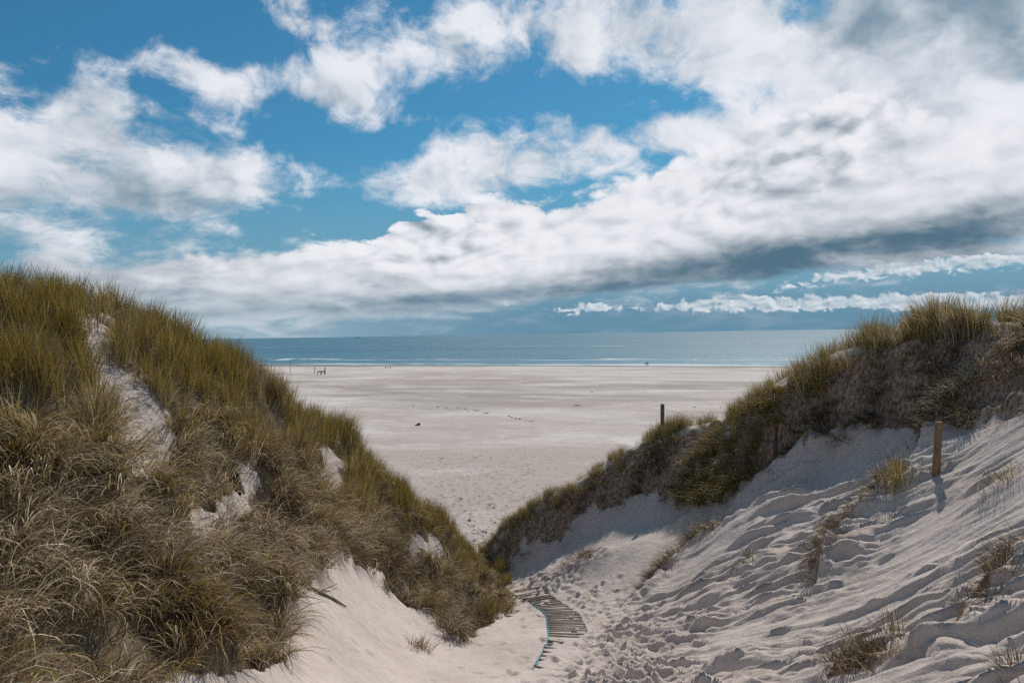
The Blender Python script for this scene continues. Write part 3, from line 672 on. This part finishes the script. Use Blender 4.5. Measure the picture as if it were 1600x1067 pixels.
up = sstep(vis + patch * 90, gz * 1.15, gz * .55)                         # near the crest: green and upright
green = np.clip(.10 + .75 * up + .55 * patch, 0, 1); u = r.random(n)
kind = np.where(u < up * .95, 0, np.where(u < .30 + .4 * up, 1, np.where(u < .80, 2, 3)))
kind = np.where((ppx < 330) & (vis > 260) & (r.random(n) < .5), 3, kind)
brown = np.clip(.16 + .95 * fbm(xy[:, 0] * .7 + 30, xy[:, 1] * .7, 139, 3) + .35 * sstep(ppy, 820, 1000) , 0, 1)
scl = r.uniform(.75, 1.2, n) * np.interp(ppx, [0, 300, 560, 760], [.95, .92, .82, .6])
go = scatter('marram_grass', xy, kind, scl, green, brown)
tag(go, 'thick olive and straw marram grass covering the left dune', 'grass', kind='stuff')

# ---- right dune: crest tussocks and the ragged cut face below them
N1 = 52000
xy = np.stack([r.uniform(-1.6, 16, N1), r.uniform(14, 37, N1)], -1)
pz = sample(HZ, xy[:, 0], xy[:, 1]); ppx, ppy = proj(np.c_[xy, pz]); sc_ = sample(SCARP, xy[:, 0], xy[:, 1])
cw = np.array([at(*q) for q in CREST_R]); best = np.full(N1, 99.0); side = np.zeros(N1)
for k in range(len(cw) - 1):                                            # signed distance behind the crest line
    a, b = cw[k, :2], cw[k + 1, :2]; ab = b - a; tt = np.clip(((xy - a) @ ab) / (ab @ ab), 0, 1); q = a + tt[:, None] * ab; dd = np.linalg.norm(xy - q, axis=1)
    sg = ab[0] * (xy[:, 1] - a[1]) - ab[1] * (xy[:, 0] - a[0]); s_b = dd < best; best = np.where(s_b, dd, best); side = np.where(s_b, sg, side)
sdist = np.where(side > 0, best, -best)                                  # positive behind the crest
clump = fbm(xy[:, 0] * .75, xy[:, 1] * .75, 141, 3)
bare = (ppx > 1085) & (ppx < 1140)
top = (sdist > -.22 - .25 * np.clip(clump, 0, 1)) & (sdist < 2.2) & (ppx < 1900)
p_top = np.where(top, np.clip(.50 + 1.3 * clump + .25 * sstep(ppx, 1320, 1400), 0, 1) * np.where(np.abs(sdist) < .40, 1.0, .30), 0)
flank = inpoly(ppx, ppy, [(1052, 800), (1050, 745), (1105, 685), (1160, 640), (1222, 585), (1225, 650), (1195, 725), (1130, 788)]) & (sdist < -.2)
hang = (sdist <= -.2) & ((sc_ > .35) | flank)
p_h = np.where(flank, .36, 0) + np.where(hang, np.clip(.06 + .9 * fbm(xy[:, 0] * .8, xy[:, 1] * .8, 143, 3), 0.012, 1), 0)
back = (sdist >= 2.2) & (sdist < 9); p_b = np.where(back, .12, 0)
u = r.random(N1); m_t = u < p_top; m_h = ~m_t & (r.random(N1) < p_h) & hang; m_b = r.random(N1) < p_b
sel = (m_t | m_h | m_b) & ~((np.abs(ppx - 1212) < 17) & (ppy > 672) & (ppy < 760) & (sdist < 0)); xy = xy[sel]; tp = (m_t | m_b)[sel]; px_ = ppx[sel]; py_ = ppy[sel]; sd2 = sdist[sel]; n = len(xy)
gl2 = flank[sel]; u = r.random(n); kind = np.where(tp, np.where(u < .82, 0, 1), np.where(gl2 & (u < .85), np.where(u < .3, 1, 2), np.where(u < .5, 4, np.where(u < .72, 2, 3))))
gl = flank[sel]                            # the green flank left of the dark post
green = np.where(tp, .55 + .4 * r.normal(0, .5, n), .04 + .52 * gl + .3 * sstep(sd2, -.9, -.2)); brown = np.where(tp, .25, .70 + .3 * r.normal(0, .6, n))
scl = np.where(tp, r.uniform(.5, 1.25, n) * np.clip(.74 + .5 * clump[sel], .5, 1.0) * np.interp(px_, [760, 900, 1040, 1250, 1400, 1700], [.50, .56, .68, .95, 1.25, 1.3]), r.uniform(.55, 1.0, n) * np.interp(px_, [760, 1000, 1200], [.6, .8, .9]))
go = scatter('marram_grass', xy, kind, scl, np.clip(green, 0, 1), brown, seed=5)
tag(go, 'olive grass tussocks and brown hanging stalks along the right dune crest', 'grass', kind='stuff')

# ---- tussocks standing alone on the sand
def clump_thing(pts, n0, L0, lean, droop, label, green=.2, brown=.5, R=.20, width=.013, bias=.5, rib=None, seed=0):
    n = int(n0 * 1.6); L = (L0[0] * 1.2, L0[1] * 1.3)
    P = np.array([hit(*p) for p in pts]) if rib is None else np.c_[rib, sample(HZ, rib[:, 0], rib[:, 1])]; o0 = P.mean(0); o0[2] = sample(HZ, np.array([o0[0]]), np.array([o0[1]]))[0]
    r = np.random.default_rng(900 + seed); Vs, Ts, Cs = [], [], []; off = 0
    m_ = max(5 * (len(pts) - 1), 1) + len(pts)
    for k in range(m_ * 2):
        f = r.uniform(0, len(pts) - 1) if len(pts) > 1 else 0; i = min(int(f), max(len(pts) - 2, 0)); p = P[i] if len(pts) == 1 else P[i] + (P[i + 1] - P[i]) * (f - i)
        p = p + np.array((r.normal(0, R * .5), r.normal(0, R * .5), 0)); p[2] = sample(HZ, np.array([p[0]]), np.array([p[1]]))[0]
        e = .15; g = np.array([sample(HZ, np.array([p[0] + e]), np.array([p[1]]))[0] - p[2], sample(HZ, np.array([p[0]]), np.array([p[1] + e]))[0] - p[2]])
        az = math.atan2(-g[1], -g[0]) + r.normal(0, .5); c, s = math.cos(az), math.sin(az)
        V, T, C = blades(max(6, n // (2 * m_)), R, L, lean, bias, droop, width, int(r.integers(1e6)))
        V = np.stack([V[:, 0] * c - V[:, 1] * s, V[:, 0] * s + V[:, 1] * c, V[:, 2]], -1) + (p - o0)
        Vs.append(V); Ts.append(T + off); Cs.append(C); off += len(V)
    o = link('grass_tuft', raw_mesh('grass_tuft', np.concatenate(Vs), np.concatenate(Ts), np.concatenate(Cs)), M_GO); o.location = o0
    o['green'] = green; o['brown'] = brown
    return tag(o, label, 'grass tuft', 'grass tufts on the open sand')
CL = [
    (None, [(1406, 748), (1398, 764)], 130, (.35, .70), (2, 30), (10, 50), 'upright green grass tuft on the sand slope left of the tan post', .70, .2),
    (3, None, 900, (.16, .42), (30, 95), (20, 80), 'long ragged brown strip of dead grass running downhill below the green tuft', .10, .70),
    (1, None, 1100, (.18, .45), (30, 95), (20, 80), 'long brown root-bound strip of grass below the dark post', .10, .75),
    (2, None, 800, (.16, .42), (30, 95), (20, 80), 'straw and brown strip of dead grass in the middle of the sand slope', .10, .60),
    (6, None, 420, (.14, .36), (30, 90), (20, 70), 'dark brown strip at the edge of the shaded sand by the boardwalk', .08, .85),
    (None, [(790, 888)], 60, (.15, .35), (20, 80), (20, 60), 'small dark tuft in the shade at the foot of the right dune tip', .1, .8),
    (None, [(816, 864), (832, 860)], 80, (.12, .3), (40, 90), (20, 60), 'low dark scrap of grass in the shade under the right dune', .1, .85),
    (7, None, 130, (.12, .32), (20, 80), (20, 60), 'small thin brown tuft beyond the end of the long ragged strip', .1, .65),
    (8, None, 120, (.15, .42), (10, 60), (10, 60), 'thin sparse grass at the right edge beside the smooth sand', .3, .4),
    (4, None, 620, (.16, .42), (30, 90), (20, 70), 'brown strip of dead grass at the right edge, above the bottom corner', .1, .8),
    (5, None, 620, (.15, .38), (20, 80), (20, 60), 'dark brown tussock at the bottom edge of the right-hand sand', .15, .8),
    (None, [(1382, 992), (1400, 996)], 24, (.2, .5), (5, 50), (0, 30), 'few spiky dead stalks just above the bottom tussock', .0, .45),
    (None, [(1592, 1056)], 140, (.15, .35), (20, 85), (20, 60), 'brown tuft in the bottom right corner', .1, .75),
    (None, [(638, 1010), (664, 1012)], 170, (.15, .34), (10, 70), (10, 60), 'small round brown tuft alone on the left sand below the grassy nose', .2, .65),
    (0, None, 700, (.30, .60), (40, 95), (30, 80), 'bleached straw strip of grass hanging above the tan post', .15, .15),
]
for k, (ri, pts, n_, L_, le, dr, lab, g_, b_) in enumerate(CL): clump_thing(RIBS[ri] if pts is None else pts, n_, L_, le, dr, lab, g_, b_, R=.24 if pts is None else .18, rib=None if ri is None else RIBW[ri], seed=k)

# ------------------------------------------------------------------ made things
def wood(name, a, b, grain=(6, 6, .8)):
    m_, N, bs = mat(name); pos = N.n('ShaderNodeTexCoord').outputs['Object']
    n1 = N.noise(N.mapping(pos, scale=grain), 4, 6, .65); n2 = N.noise(pos, 9, 4, .6)
    N.put(bs.inputs['Base Color'], N.mix(N.ss(N.math('MULTIPLY_ADD', n2, .4, N.math('MULTIPLY', n1, .6)), .35, .65), a, b)); bs.inputs['Roughness'].default_value = .85
    bump(N, bs, n1, .5, .01); return m_
M_TAN = wood('tan_post_wood', (0.30, 0.185, 0.095), (0.15, 0.090, 0.048)); M_GREY = wood('grey_wood', (0.20, 0.165, 0.13), (0.085, 0.068, 0.052)); M_DARK = wood('dark_wood', (0.075, 0.055, 0.04), (0.03, 0.022, 0.017))
def solid(name, c, rough=.7):
    m_, N, b = mat(name); pos = N.n('ShaderNodeTexCoord').outputs['Object']; n1 = N.noise(pos, 8, 4, .6)
    N.put(b.inputs['Base Color'], N.mix(n1, tuple(v * .75 for v in c), tuple(min(1, v * 1.2) for v in c))); b.inputs['Roughness'].default_value = rough; return m_
def tube(pts, rad, seg=8, cap=True):
    """tapering tube along points; rad scalar or list"""
    pts = np.asarray(pts, float); n = len(pts); rad = np.full(n, rad) if np.isscalar(rad) else np.asarray(rad); V, T = [], []
    for i in range(n):
        t = pts[min(i + 1, n - 1)] - pts[max(i - 1, 0)]; t /= np.linalg.norm(t); a = np.cross(t, (0, 0, 1.0) if abs(t[2]) < .9 else (1.0, 0, 0)); a /= np.linalg.norm(a); b = np.cross(t, a)
        for k in range(seg):
            w = 2 * np.pi * k / seg; V.append(pts[i] + rad[i] * (a * math.cos(w) + b * math.sin(w)))
    for i in range(n - 1):
        for k in range(seg):
            p, q = i * seg + k, i * seg + (k + 1) % seg; T += [(p, q, q + seg), (p, q + seg, p + seg)]
    if cap:
        for i, fl in ((0, 1), (n - 1, 0)):
            V.append(pts[i]); c = len(V) - 1
            for k in range(seg): p, q = i * seg + k, i * seg + (k + 1) % seg; T.append((c, q, p) if fl else (c, p, q))
    return np.array(V), np.array(T)
def join(parts):
    Vs, Ts, o = [], [], 0
    for V, T in parts: Vs.append(V); Ts.append(np.asarray(T) + o); o += len(V)
    return np.concatenate(Vs), np.concatenate(Ts)
def box(c, s, rz=0.0):
    V = np.array([(x, y, z) for x in (-.5, .5) for y in (-.5, .5) for z in (-.5, .5)]) * s
    V = np.stack([V[:, 0] * math.cos(rz) - V[:, 1] * math.sin(rz), V[:, 0] * math.sin(rz) + V[:, 1] * math.cos(rz), V[:, 2]], -1) + c
    F = [(0, 1, 3, 2), (4, 6, 7, 5), (0, 4, 5, 1), (2, 3, 7, 6), (0, 2, 6, 4), (1, 5, 7, 3)]
    return V, np.array([t for f in F for t in ((f[0], f[1], f[2]), (f[0], f[2], f[3]))])
def mesh_ob(name, VT, m_, parent=None, smooth=False, org=None):
    V, T = VT
    if org is not None: V = V - org
    o = link(name, raw_mesh(name, V, T, smooth=smooth), m_, parent)
    if org is not None and parent is None: o.location = org
    return o
def post(px, py, top_px, top_py, rad, m_, label, sq=False):
    b = hit(px, py); dpt = b[1]; t = at(top_px, top_py, dpt); pts = [b - (t - b) * .35, b, b + (t - b) * .5, t - (t - b) * .02, t]
    V, T = tube(pts, [rad, rad * 1.03, rad * 1.0, rad * .98, rad * .86], 12)
    rr = np.random.default_rng(int(px)); V = V + rr.normal(0, rad * .035, V.shape)
    o = mesh_ob('fence_post', (V, T), m_, org=b); tag(o, label, 'post', 'wooden posts on the right dune'); return b, t
p1 = post(1462, 738, 1467, 659, .088, M_TAN, 'tan wooden post standing on the right-hand sand slope')
p2 = post(1211, 716, 1213, 664, .055, M_DARK, 'thin dark post in the shade against the brown cut face')
p3 = post(1035, 676, 1035, 631, .080, M_GREY, 'dark wooden post on the right dune crest in front of the beach')
def wire(a, b, sag, label):
    P = [a + (b - a) * f - np.array((0, 0, sag * 4 * f * (1 - f))) for f in np.linspace(0, 1, 14)]
    o = mesh_ob('fence_wire', tube(P, .004, 5), solid('wire', (.16, .15, .14), .5), org=P[0]); tag(o, label, 'wire')
wire(p3[1] - np.array((0, 0, .12)), p2[1] - np.array((0, 0, .1)), .22, 'thin slack wire between the crest post and the dark post')

# ---- the roll-out slat walkway, half drifted over
edges = [(925.6, 790, 845, 0), (928.8, 796, 852, 0), (932.5, 806, 858, 0), (936.6, 817, 862, 0), (940, 824, 868, 0), (944.5, 831, 876, 0), (949, 838, 885, 0), (953, 844, 892, 0), (957, 849, 897, 0), (962, 853, 906, 0), (966, 854, 909, 0), (971, 855, 911, 0), (975.5, 855, 913, 0), (981, 856, 916, 0), (987, 857, 918, 0), (994, 857, 908, .05), (1001.7, 856, 885, .06), (1007, 855, 878, .06), (1012, 850, 884, .07), (1018, 849, 868, .07), (1024, 845, 860, .07), (1031, 842, 868, .08), (1042, 837, 858, .09)]
mid = [tuple((p + q) / 2 for p, q in zip(a_, b_)) for a_, b_ in zip(edges[2:15], edges[3:16])]
edges = sorted(edges + mid)
wk = bpy.data.objects.new('boardwalk', None); COL.objects.link(wk); W0 = hit(850, 975); wk.location = W0
tag(wk, 'weathered slat walkway with blue rope edging, half buried in the sand', 'boardwalk')
M_SLAT = wood('slat_wood', (0.36, 0.30, 0.245), (0.20, 0.16, 0.125), (1, 6, 6)); LP, RP = [], []
for (yy, xa, xb, dip) in edges:
    a, b = hit(xa, yy), hit(xb, yy); b = np.array((b[0], a[1] + (b[1] - a[1]) * .6, 0)); b[2] = sample(HZ, b[:1], b[1:2])[0]
    a = a + (0, 0, .034); b = b + (0, 0, .034 - dip); LP.append(a); RP.append(b)
    c = (a + b) / 2; L = np.linalg.norm(b - a); V, T = box((0, 0, 0), (L, .06, .026))
    ax = (b - a) / L; ay = np.cross((0, 0, 1.0), ax); ay /= np.linalg.norm(ay); az = np.cross(ax, ay)
    V = V[:, :1] * ax + V[:, 1:2] * ay + V[:, 2:] * az + c - W0
    mesh_ob('slat', (V, T), M_SLAT, wk)
M_BLUE = solid('blue_rope', (0.035, 0.25, 0.33), .6); M_PALE = solid('faded_rope', (0.34, 0.42, 0.40), .7)
def rope_part(pts, rad, m_):
    P = []
    for a, b in zip(pts[:-1], pts[1:]):
        for f in np.linspace(0, 1, 4)[:-1]: P.append(a + (b - a) * f - W0)
    P.append(pts[-1] - W0); P = np.array(P); P[:, 2] = sample(HZ, P[:, 0] + W0[0], P[:, 1] + W0[1]) - W0[2] + .034 + np.random.default_rng(2).normal(0, .016, len(P))
    mesh_ob('rope', tube(P, rad, 7), m_, wk, True)
rope_part(LP[8:] + [hit(840, 1031), hit(834, 1042)], .015, M_BLUE); rope_part(RP[:27], .014, M_PALE)

# ---- things on the beach (found by where the sight line meets the sand)
def on_beach(px, py, z=.42):
    r_ = ray(px, py); q = CAM + r_ * ((z - CAM[2]) / r_[2])
    i = np.clip(np.searchsorted(bx, q[0]), 1, len(bx) - 1); j = np.clip(np.searchsorted(by_, q[1]), 1, len(by_) - 1); q[2] = BZ[i, j]; return q
def lump_tube(pts, rad, seed, seg=7):
    V, T = tube(pts, rad, seg); rr = np.random.default_rng(seed); return V + rr.normal(0, np.mean(rad) * .18, V.shape), T
b = on_beach(653, 665); V1 = lump_tube([(-.7, 0, .08), (-.2, .05, .22), (.25, 0, .38), (.55, .05, .42)], [.07, .14, .22, .16], 1); V2 = lump_tube([(.15, 0, .3), (.3, .1, .1), (.45, .25, -.05)], [.12, .1, .06], 2); V3 = lump_tube([(.1, 0, .2), (-.15, -.2, .05), (-.35, -.35, -.05)], [.1, .07, .04], 3)
o = mesh_ob('driftwood', join([V1, V2, V3]), M_DARK, smooth=True); o.location = b; o.scale = (.65, .65, .65); tag(o, 'dark driftwood stump alone on the middle of the beach', 'driftwood')
fr = np.random.default_rng(33)
scr = [(684, 636), (697, 637), (714, 637), (719, 638), (727, 639), (731, 641), (741, 641), (746, 642), (757, 645), (761, 646), (795, 650), (799, 652), (806, 654), (812, 655), (822, 657), (830, 658), (646, 634), (901, 634), (925, 612), (965, 616), (1007, 613), (1126, 637), (1085, 636)]
ORD = ['first', 'second', 'third', 'fourth', 'fifth', 'sixth', 'seventh', 'eighth', 'ninth', 'tenth']
SCL = ['dark driftwood scrap, %s from the left in the line across the mid beach' % ORD[k] for k in range(10)] + ['dark driftwood scrap, %s of the six right of the main line of scraps' % ORD[k] for k in range(6)]
SCL += ['lone small driftwood scrap left of the line of scraps', '', 'small driftwood scrap up the beach, leftmost of the three far ones', 'small driftwood scrap up the beach, middle of the three far ones', 'small driftwood scrap up the beach, below the two walkers', 'small dark scrap on the beach just left of the right dune grass', 'small dark scrap on the beach right of the crest post']
for k, (px, py) in enumerate(scr):
    b = on_beach(px, py); L = fr.uniform(.25, .6) if k != 17 else 1.5; an = fr.normal(0, .5); h = fr.uniform(.03, .07)
    pts = [(-L / 2 * math.cos(an), -L / 2 * math.sin(an), .02), (-L * .1, fr.normal(0, .08), h), (L * .2, fr.normal(0, .1), h * 1.2), (L / 2 * math.cos(an), L / 2 * math.sin(an), .03)]
    o = mesh_ob('driftwood', lump_tube(pts, [.03, h, h * 1.1, .02], 50 + k), M_GREY, smooth=True); o.location = b
    tag(o, 'long dark plank lying on the beach left of the crest post' if k == 17 else SCL[k], 'driftwood', None if k == 17 else 'scraps of driftwood on the beach')
def pole(px, yb, yt, rad, label, name='wooden_pole'):
    b = on_beach(px, yb); h = (yb - yt) / F_PX * b[1]; V, T = lump_tube([(0, 0, -.4), (0, 0, h * .5), (.03, 0, h * .98), (.03, 0, h)], [rad, rad, rad * .95, rad * .8], int(px), 8)
    o = mesh_ob(name, (V, T), M_DARK); o.location = b; tag(o, label, 'pole'); return b
pole(454, 586, 563, .05, 'tall thin pole standing on the far beach at left')
pole(491.8, 584, 573.5, .11, 'left wooden pole beside the far beach bench'); bb = pole(508, 585, 574, .17, 'thicker right wooden pole beside the far beach bench')
bench = bpy.data.objects.new('beach_bench', None); COL.objects.link(bench); b = on_beach(502, 585); bench.location = b; tag(bench, 'rough dark wooden bench between two poles on the far beach', 'bench')
mesh_ob('seat', box((0, 0, .85), (2.6, .5, .14)), M_DARK, bench); mesh_ob('backrest', box((0, .24, 1.1), (2.6, .07, .2)), M_DARK, bench)
for xx in (-1.15, -.2, .2, 1.15): mesh_ob('leg', box((xx, 0, .36), (.16, .42, .80)), M_DARK, bench)
for px, h, lb in ((603, .95, 'tallest of three short stakes at the far edge of the beach'), (606.3, .6, 'middle of three short stakes at the far edge of the beach'), (610, .75, 'rightmost of three short stakes at the far edge of the beach')):
    b = on_beach(px, 575.5); V, T = lump_tube([(0, 0, -.3), (0, 0, h * .9), (.02, 0, h)], [.13, .12, .07], int(px), 7); o = mesh_ob('wooden_stake', (V, T), M_DARK); o.location = b; tag(o, lb, 'stake', 'stakes at the far edge of the beach')
b = on_beach(695, 829); rr = np.random.default_rng(4); P = [(.22 * math.cos(a) * (1 - .02 * k), .16 * math.sin(a), .05 + .012 * k + rr.normal(0, .012)) for k, a in enumerate(np.linspace(0, 15, 40))]
o = mesh_ob('blue_rope_coil', tube(P, .03, 6), M_BLUE, smooth=True); o.location = b; tag(o, 'loose blue rope coil on the beach just behind the left dune end', 'rope')

# ---- dead roots trailing over the left sand
rp = [hit(470, 914), hit(500, 928), hit(520, 938), hit(541, 951)]; rp = [p + (0, 0, .05) for p in rp]
br2 = [rp[1], hit(515, 925) + (0, 0, .12), hit(528, 922) + (0, 0, .16)]
o = mesh_ob('dead_root', join([lump_tube(rp, [.04, .035, .028, .014], 8), lump_tube(br2, [.02, .014, .006], 9)]), M_GREY, smooth=True, org=rp[0]); tag(o, 'grey dead root trailing from the grass onto the left sand', 'root')

# ---- two walkers at the water's edge
M_SKIN, M_COAT, M_TROU, M_HAIR = solid('skin', (.42, .26, .19)), solid('dark_coat', (.018, .02, .026)), solid('dark_trousers', (.012, .013, .018)), solid('brown_hair', (.05, .032, .02))
M_COAT2 = solid('navy_coat', (.02, .035, .06))
def person(loc, rz, H, stride, coat, label):
    s = H / 1.75; J = {'pelvis': (0, 0, .95), 'waist': (0, .01, 1.10), 'chest': (0, .01, 1.32), 'neck': (0, .01, 1.50), 'headb': (0, .03, 1.57), 'headm': (0, .04, 1.65), 'headt': (0, .03, 1.72)}
    Rr = {'pelvis': (.16, .12), 'waist': (.145, .11), 'chest': (.18, .125), 'neck': (.06, .06), 'headb': (.07, .08), 'headm': (.085, .10), 'headt': (.06, .07)}
    E_ = [('pelvis', 'waist'), ('waist', 'chest'), ('chest', 'neck'), ('neck', 'headb'), ('headb', 'headm'), ('headm', 'headt')]
    for sd, nm in ((-1, 'l'), (1, 'r')):
        st = stride * sd
        for k, p, rr in (('hip', (.10 * sd, 0, .90), .095), ('knee', (.11 * sd, st * .5 + .03, .50), .065), ('ankle', (.11 * sd, st, .09), .045), ('toe', (.12 * sd, st + .17, .035), .04),
                         ('sho', (.19 * sd, .01, 1.42), .07), ('elb', (.25 * sd, -st * .25 - .02, 1.14), .05), ('wri', (.26 * sd, -st * .45 + .10, .90), .034), ('palm', (.26 * sd, -st * .45 + .13, .84), .034)):
            J[k + nm] = p; Rr[k + nm] = (rr, rr)
        E_ += [('pelvis', 'hip' + nm), ('hip' + nm, 'knee' + nm), ('knee' + nm, 'ankle' + nm), ('ankle' + nm, 'toe' + nm), ('chest', 'sho' + nm), ('sho' + nm, 'elb' + nm), ('elb' + nm, 'wri' + nm), ('wri' + nm, 'palm' + nm)]
        pb = np.array(J['palm' + nm])
        for f, (fx, fl) in enumerate(((-.03, .07), (-.01, .085), (.012, .08), (.032, .062), (-.045, .05))):
            J['f%d%s' % (f, nm)] = tuple(pb + (fx * .4, fx, -.045 if f < 4 else -.01)); J['g%d%s' % (f, nm)] = tuple(pb + (fx * .4, fx * 1.1 + .015 + (.02 if f == 4 else 0), -.045 - fl * .6 if f < 4 else -.05))
            Rr['f%d%s' % (f, nm)] = (.011, .011); Rr['g%d%s' % (f, nm)] = (.008, .008); E_ += [('palm' + nm, 'f%d%s' % (f, nm)), ('f%d%s' % (f, nm), 'g%d%s' % (f, nm))]
    K = list(J); ix = {k: i for i, k in enumerate(K)}; me = bpy.data.meshes.new('person'); me.from_pydata([tuple(np.array(J[k]) * s) for k in K], [(ix[a], ix[b_]) for a, b_ in E_], [])
    o = bpy.data.objects.new('person', me); COL.objects.link(o); o.location = loc; o.rotation_euler = (0, 0, rz)
    sk = o.modifiers.new('skin', 'SKIN'); sk.use_smooth_shade = True
    for i, k in enumerate(K): v = me.skin_vertices[0].data[i]; v.radius = (Rr[k][0] * s, Rr[k][1] * s); v.use_root = (k == 'pelvis')
    sb = o.modifiers.new('sub', 'SUBSURF'); sb.levels = 1; sb.render_levels = 1
    bpy.context.view_layer.update(); ev = o.evaluated_get(bpy.context.evaluated_depsgraph_get()); m2 = bpy.data.meshes.new_from_object(ev); o.modifiers.clear(); o.data = m2
    m2.materials.clear(); [m2.materials.append(q) for q in (M_SKIN, coat, M_TROU, M_HAIR)]
    for p in m2.polygons:
        c = p.center / s; z = c[2]; p.use_smooth = True
        p.material_index = (0 if (z > 1.49 and not (z > 1.66 or (c[1] < .0 and z > 1.54))) else 3 if z > 1.49 else 0 if (abs(c[0]) > .21 and z < .91) else 1 if z > .84 else 2)
    hd = []                                                             # face: nose, eyes, ears; one small mesh each
    def bit(nm, c, r_, mt):
        V, T = tube([np.array(c) * s + (0, 0, -r_ * .9), np.array(c) * s, np.array(c) * s + (0, 0, r_ * .9)], [r_ * .4, r_, r_ * .4], 6); mesh_ob(nm, (V, T), mt, o, True)
    bit('nose', (0, .145, 1.63), .016, M_SKIN); [bit('eye', (.032 * q, .125, 1.655), .010, M_HAIR) for q in (-1, 1)]; [bit('ear', (.088 * q, .03, 1.64), .022, M_SKIN) for q in (-1, 1)]; bit('mouth', (0, .128, 1.60), .008, M_COAT)
    return tag(o, label, 'person')
b = on_beach(1009.2, 570.5, .3); person(b, RAD(-60), 1.72, .22, M_COAT2, 'person in a navy coat walking at the water\'s edge, left of the pair')
b = on_beach(1012, 570.5, .3); person(b, RAD(-70), 1.82, -.2, M_COAT, 'person in dark clothes walking at the water\'s edge, right of the pair')

# ---- a ship hull-down on the horizon
q = ray(559, 524.5); q = q / q[1]; S0 = np.array((q[0] * 8200, 8200, 0)); ship = bpy.data.objects.new('cargo_ship', None); COL.objects.link(ship); ship.location = S0; ship.scale = (.6, .6, .6); tag(ship, 'tiny grey cargo ship on the horizon at left', 'ship')
M_SHIP, M_SUP = solid('ship_hull', (.05, .07, .085)), solid('ship_white', (.35, .38, .4))
V = np.array([(-40, -7, 0), (-40, 7, 0), (36, 7, 0), (36, -7, 0), (-41, -8, 7), (-41, 8, 7), (38, 8, 7), (38, -8, 7), (44, 0, 0), (50, 0, 9)]); T = [(0, 3, 7), (0, 7, 4), (1, 5, 6), (1, 6, 2), (0, 4, 5), (0, 5, 1), (4, 7, 6), (4, 6, 5), (3, 8, 9), (3, 9, 7), (2, 6, 9), (2, 9, 8), (7, 9, 6), (0, 1, 2), (0, 2, 3), (3, 2, 8)]
mesh_ob('hull', (V.astype(float), np.array(T)), M_SHIP, ship); mesh_ob('superstructure', join([box((-30, 0, 11), (12, 12, 9)), box((-31, 0, 17), (8, 9, 4))]), M_SUP, ship); mesh_ob('funnel', tube([(-34, 0, 17), (-34.5, 0, 24)], [1.6, 1.4], 8), M_SHIP, ship); mesh_ob('mast', tube([(30, 0, 7), (30, 0, 18)], .5, 6), M_SHIP, ship)

# ------------------------------------------------------------------ render settings
cy_ = SC.cycles; cy_.use_denoising = False; cy_.max_bounces = 5; cy_.diffuse_bounces = 2; cy_.glossy_bounces = 2; cy_.transmission_bounces = 2; cy_.transparent_max_bounces = 4
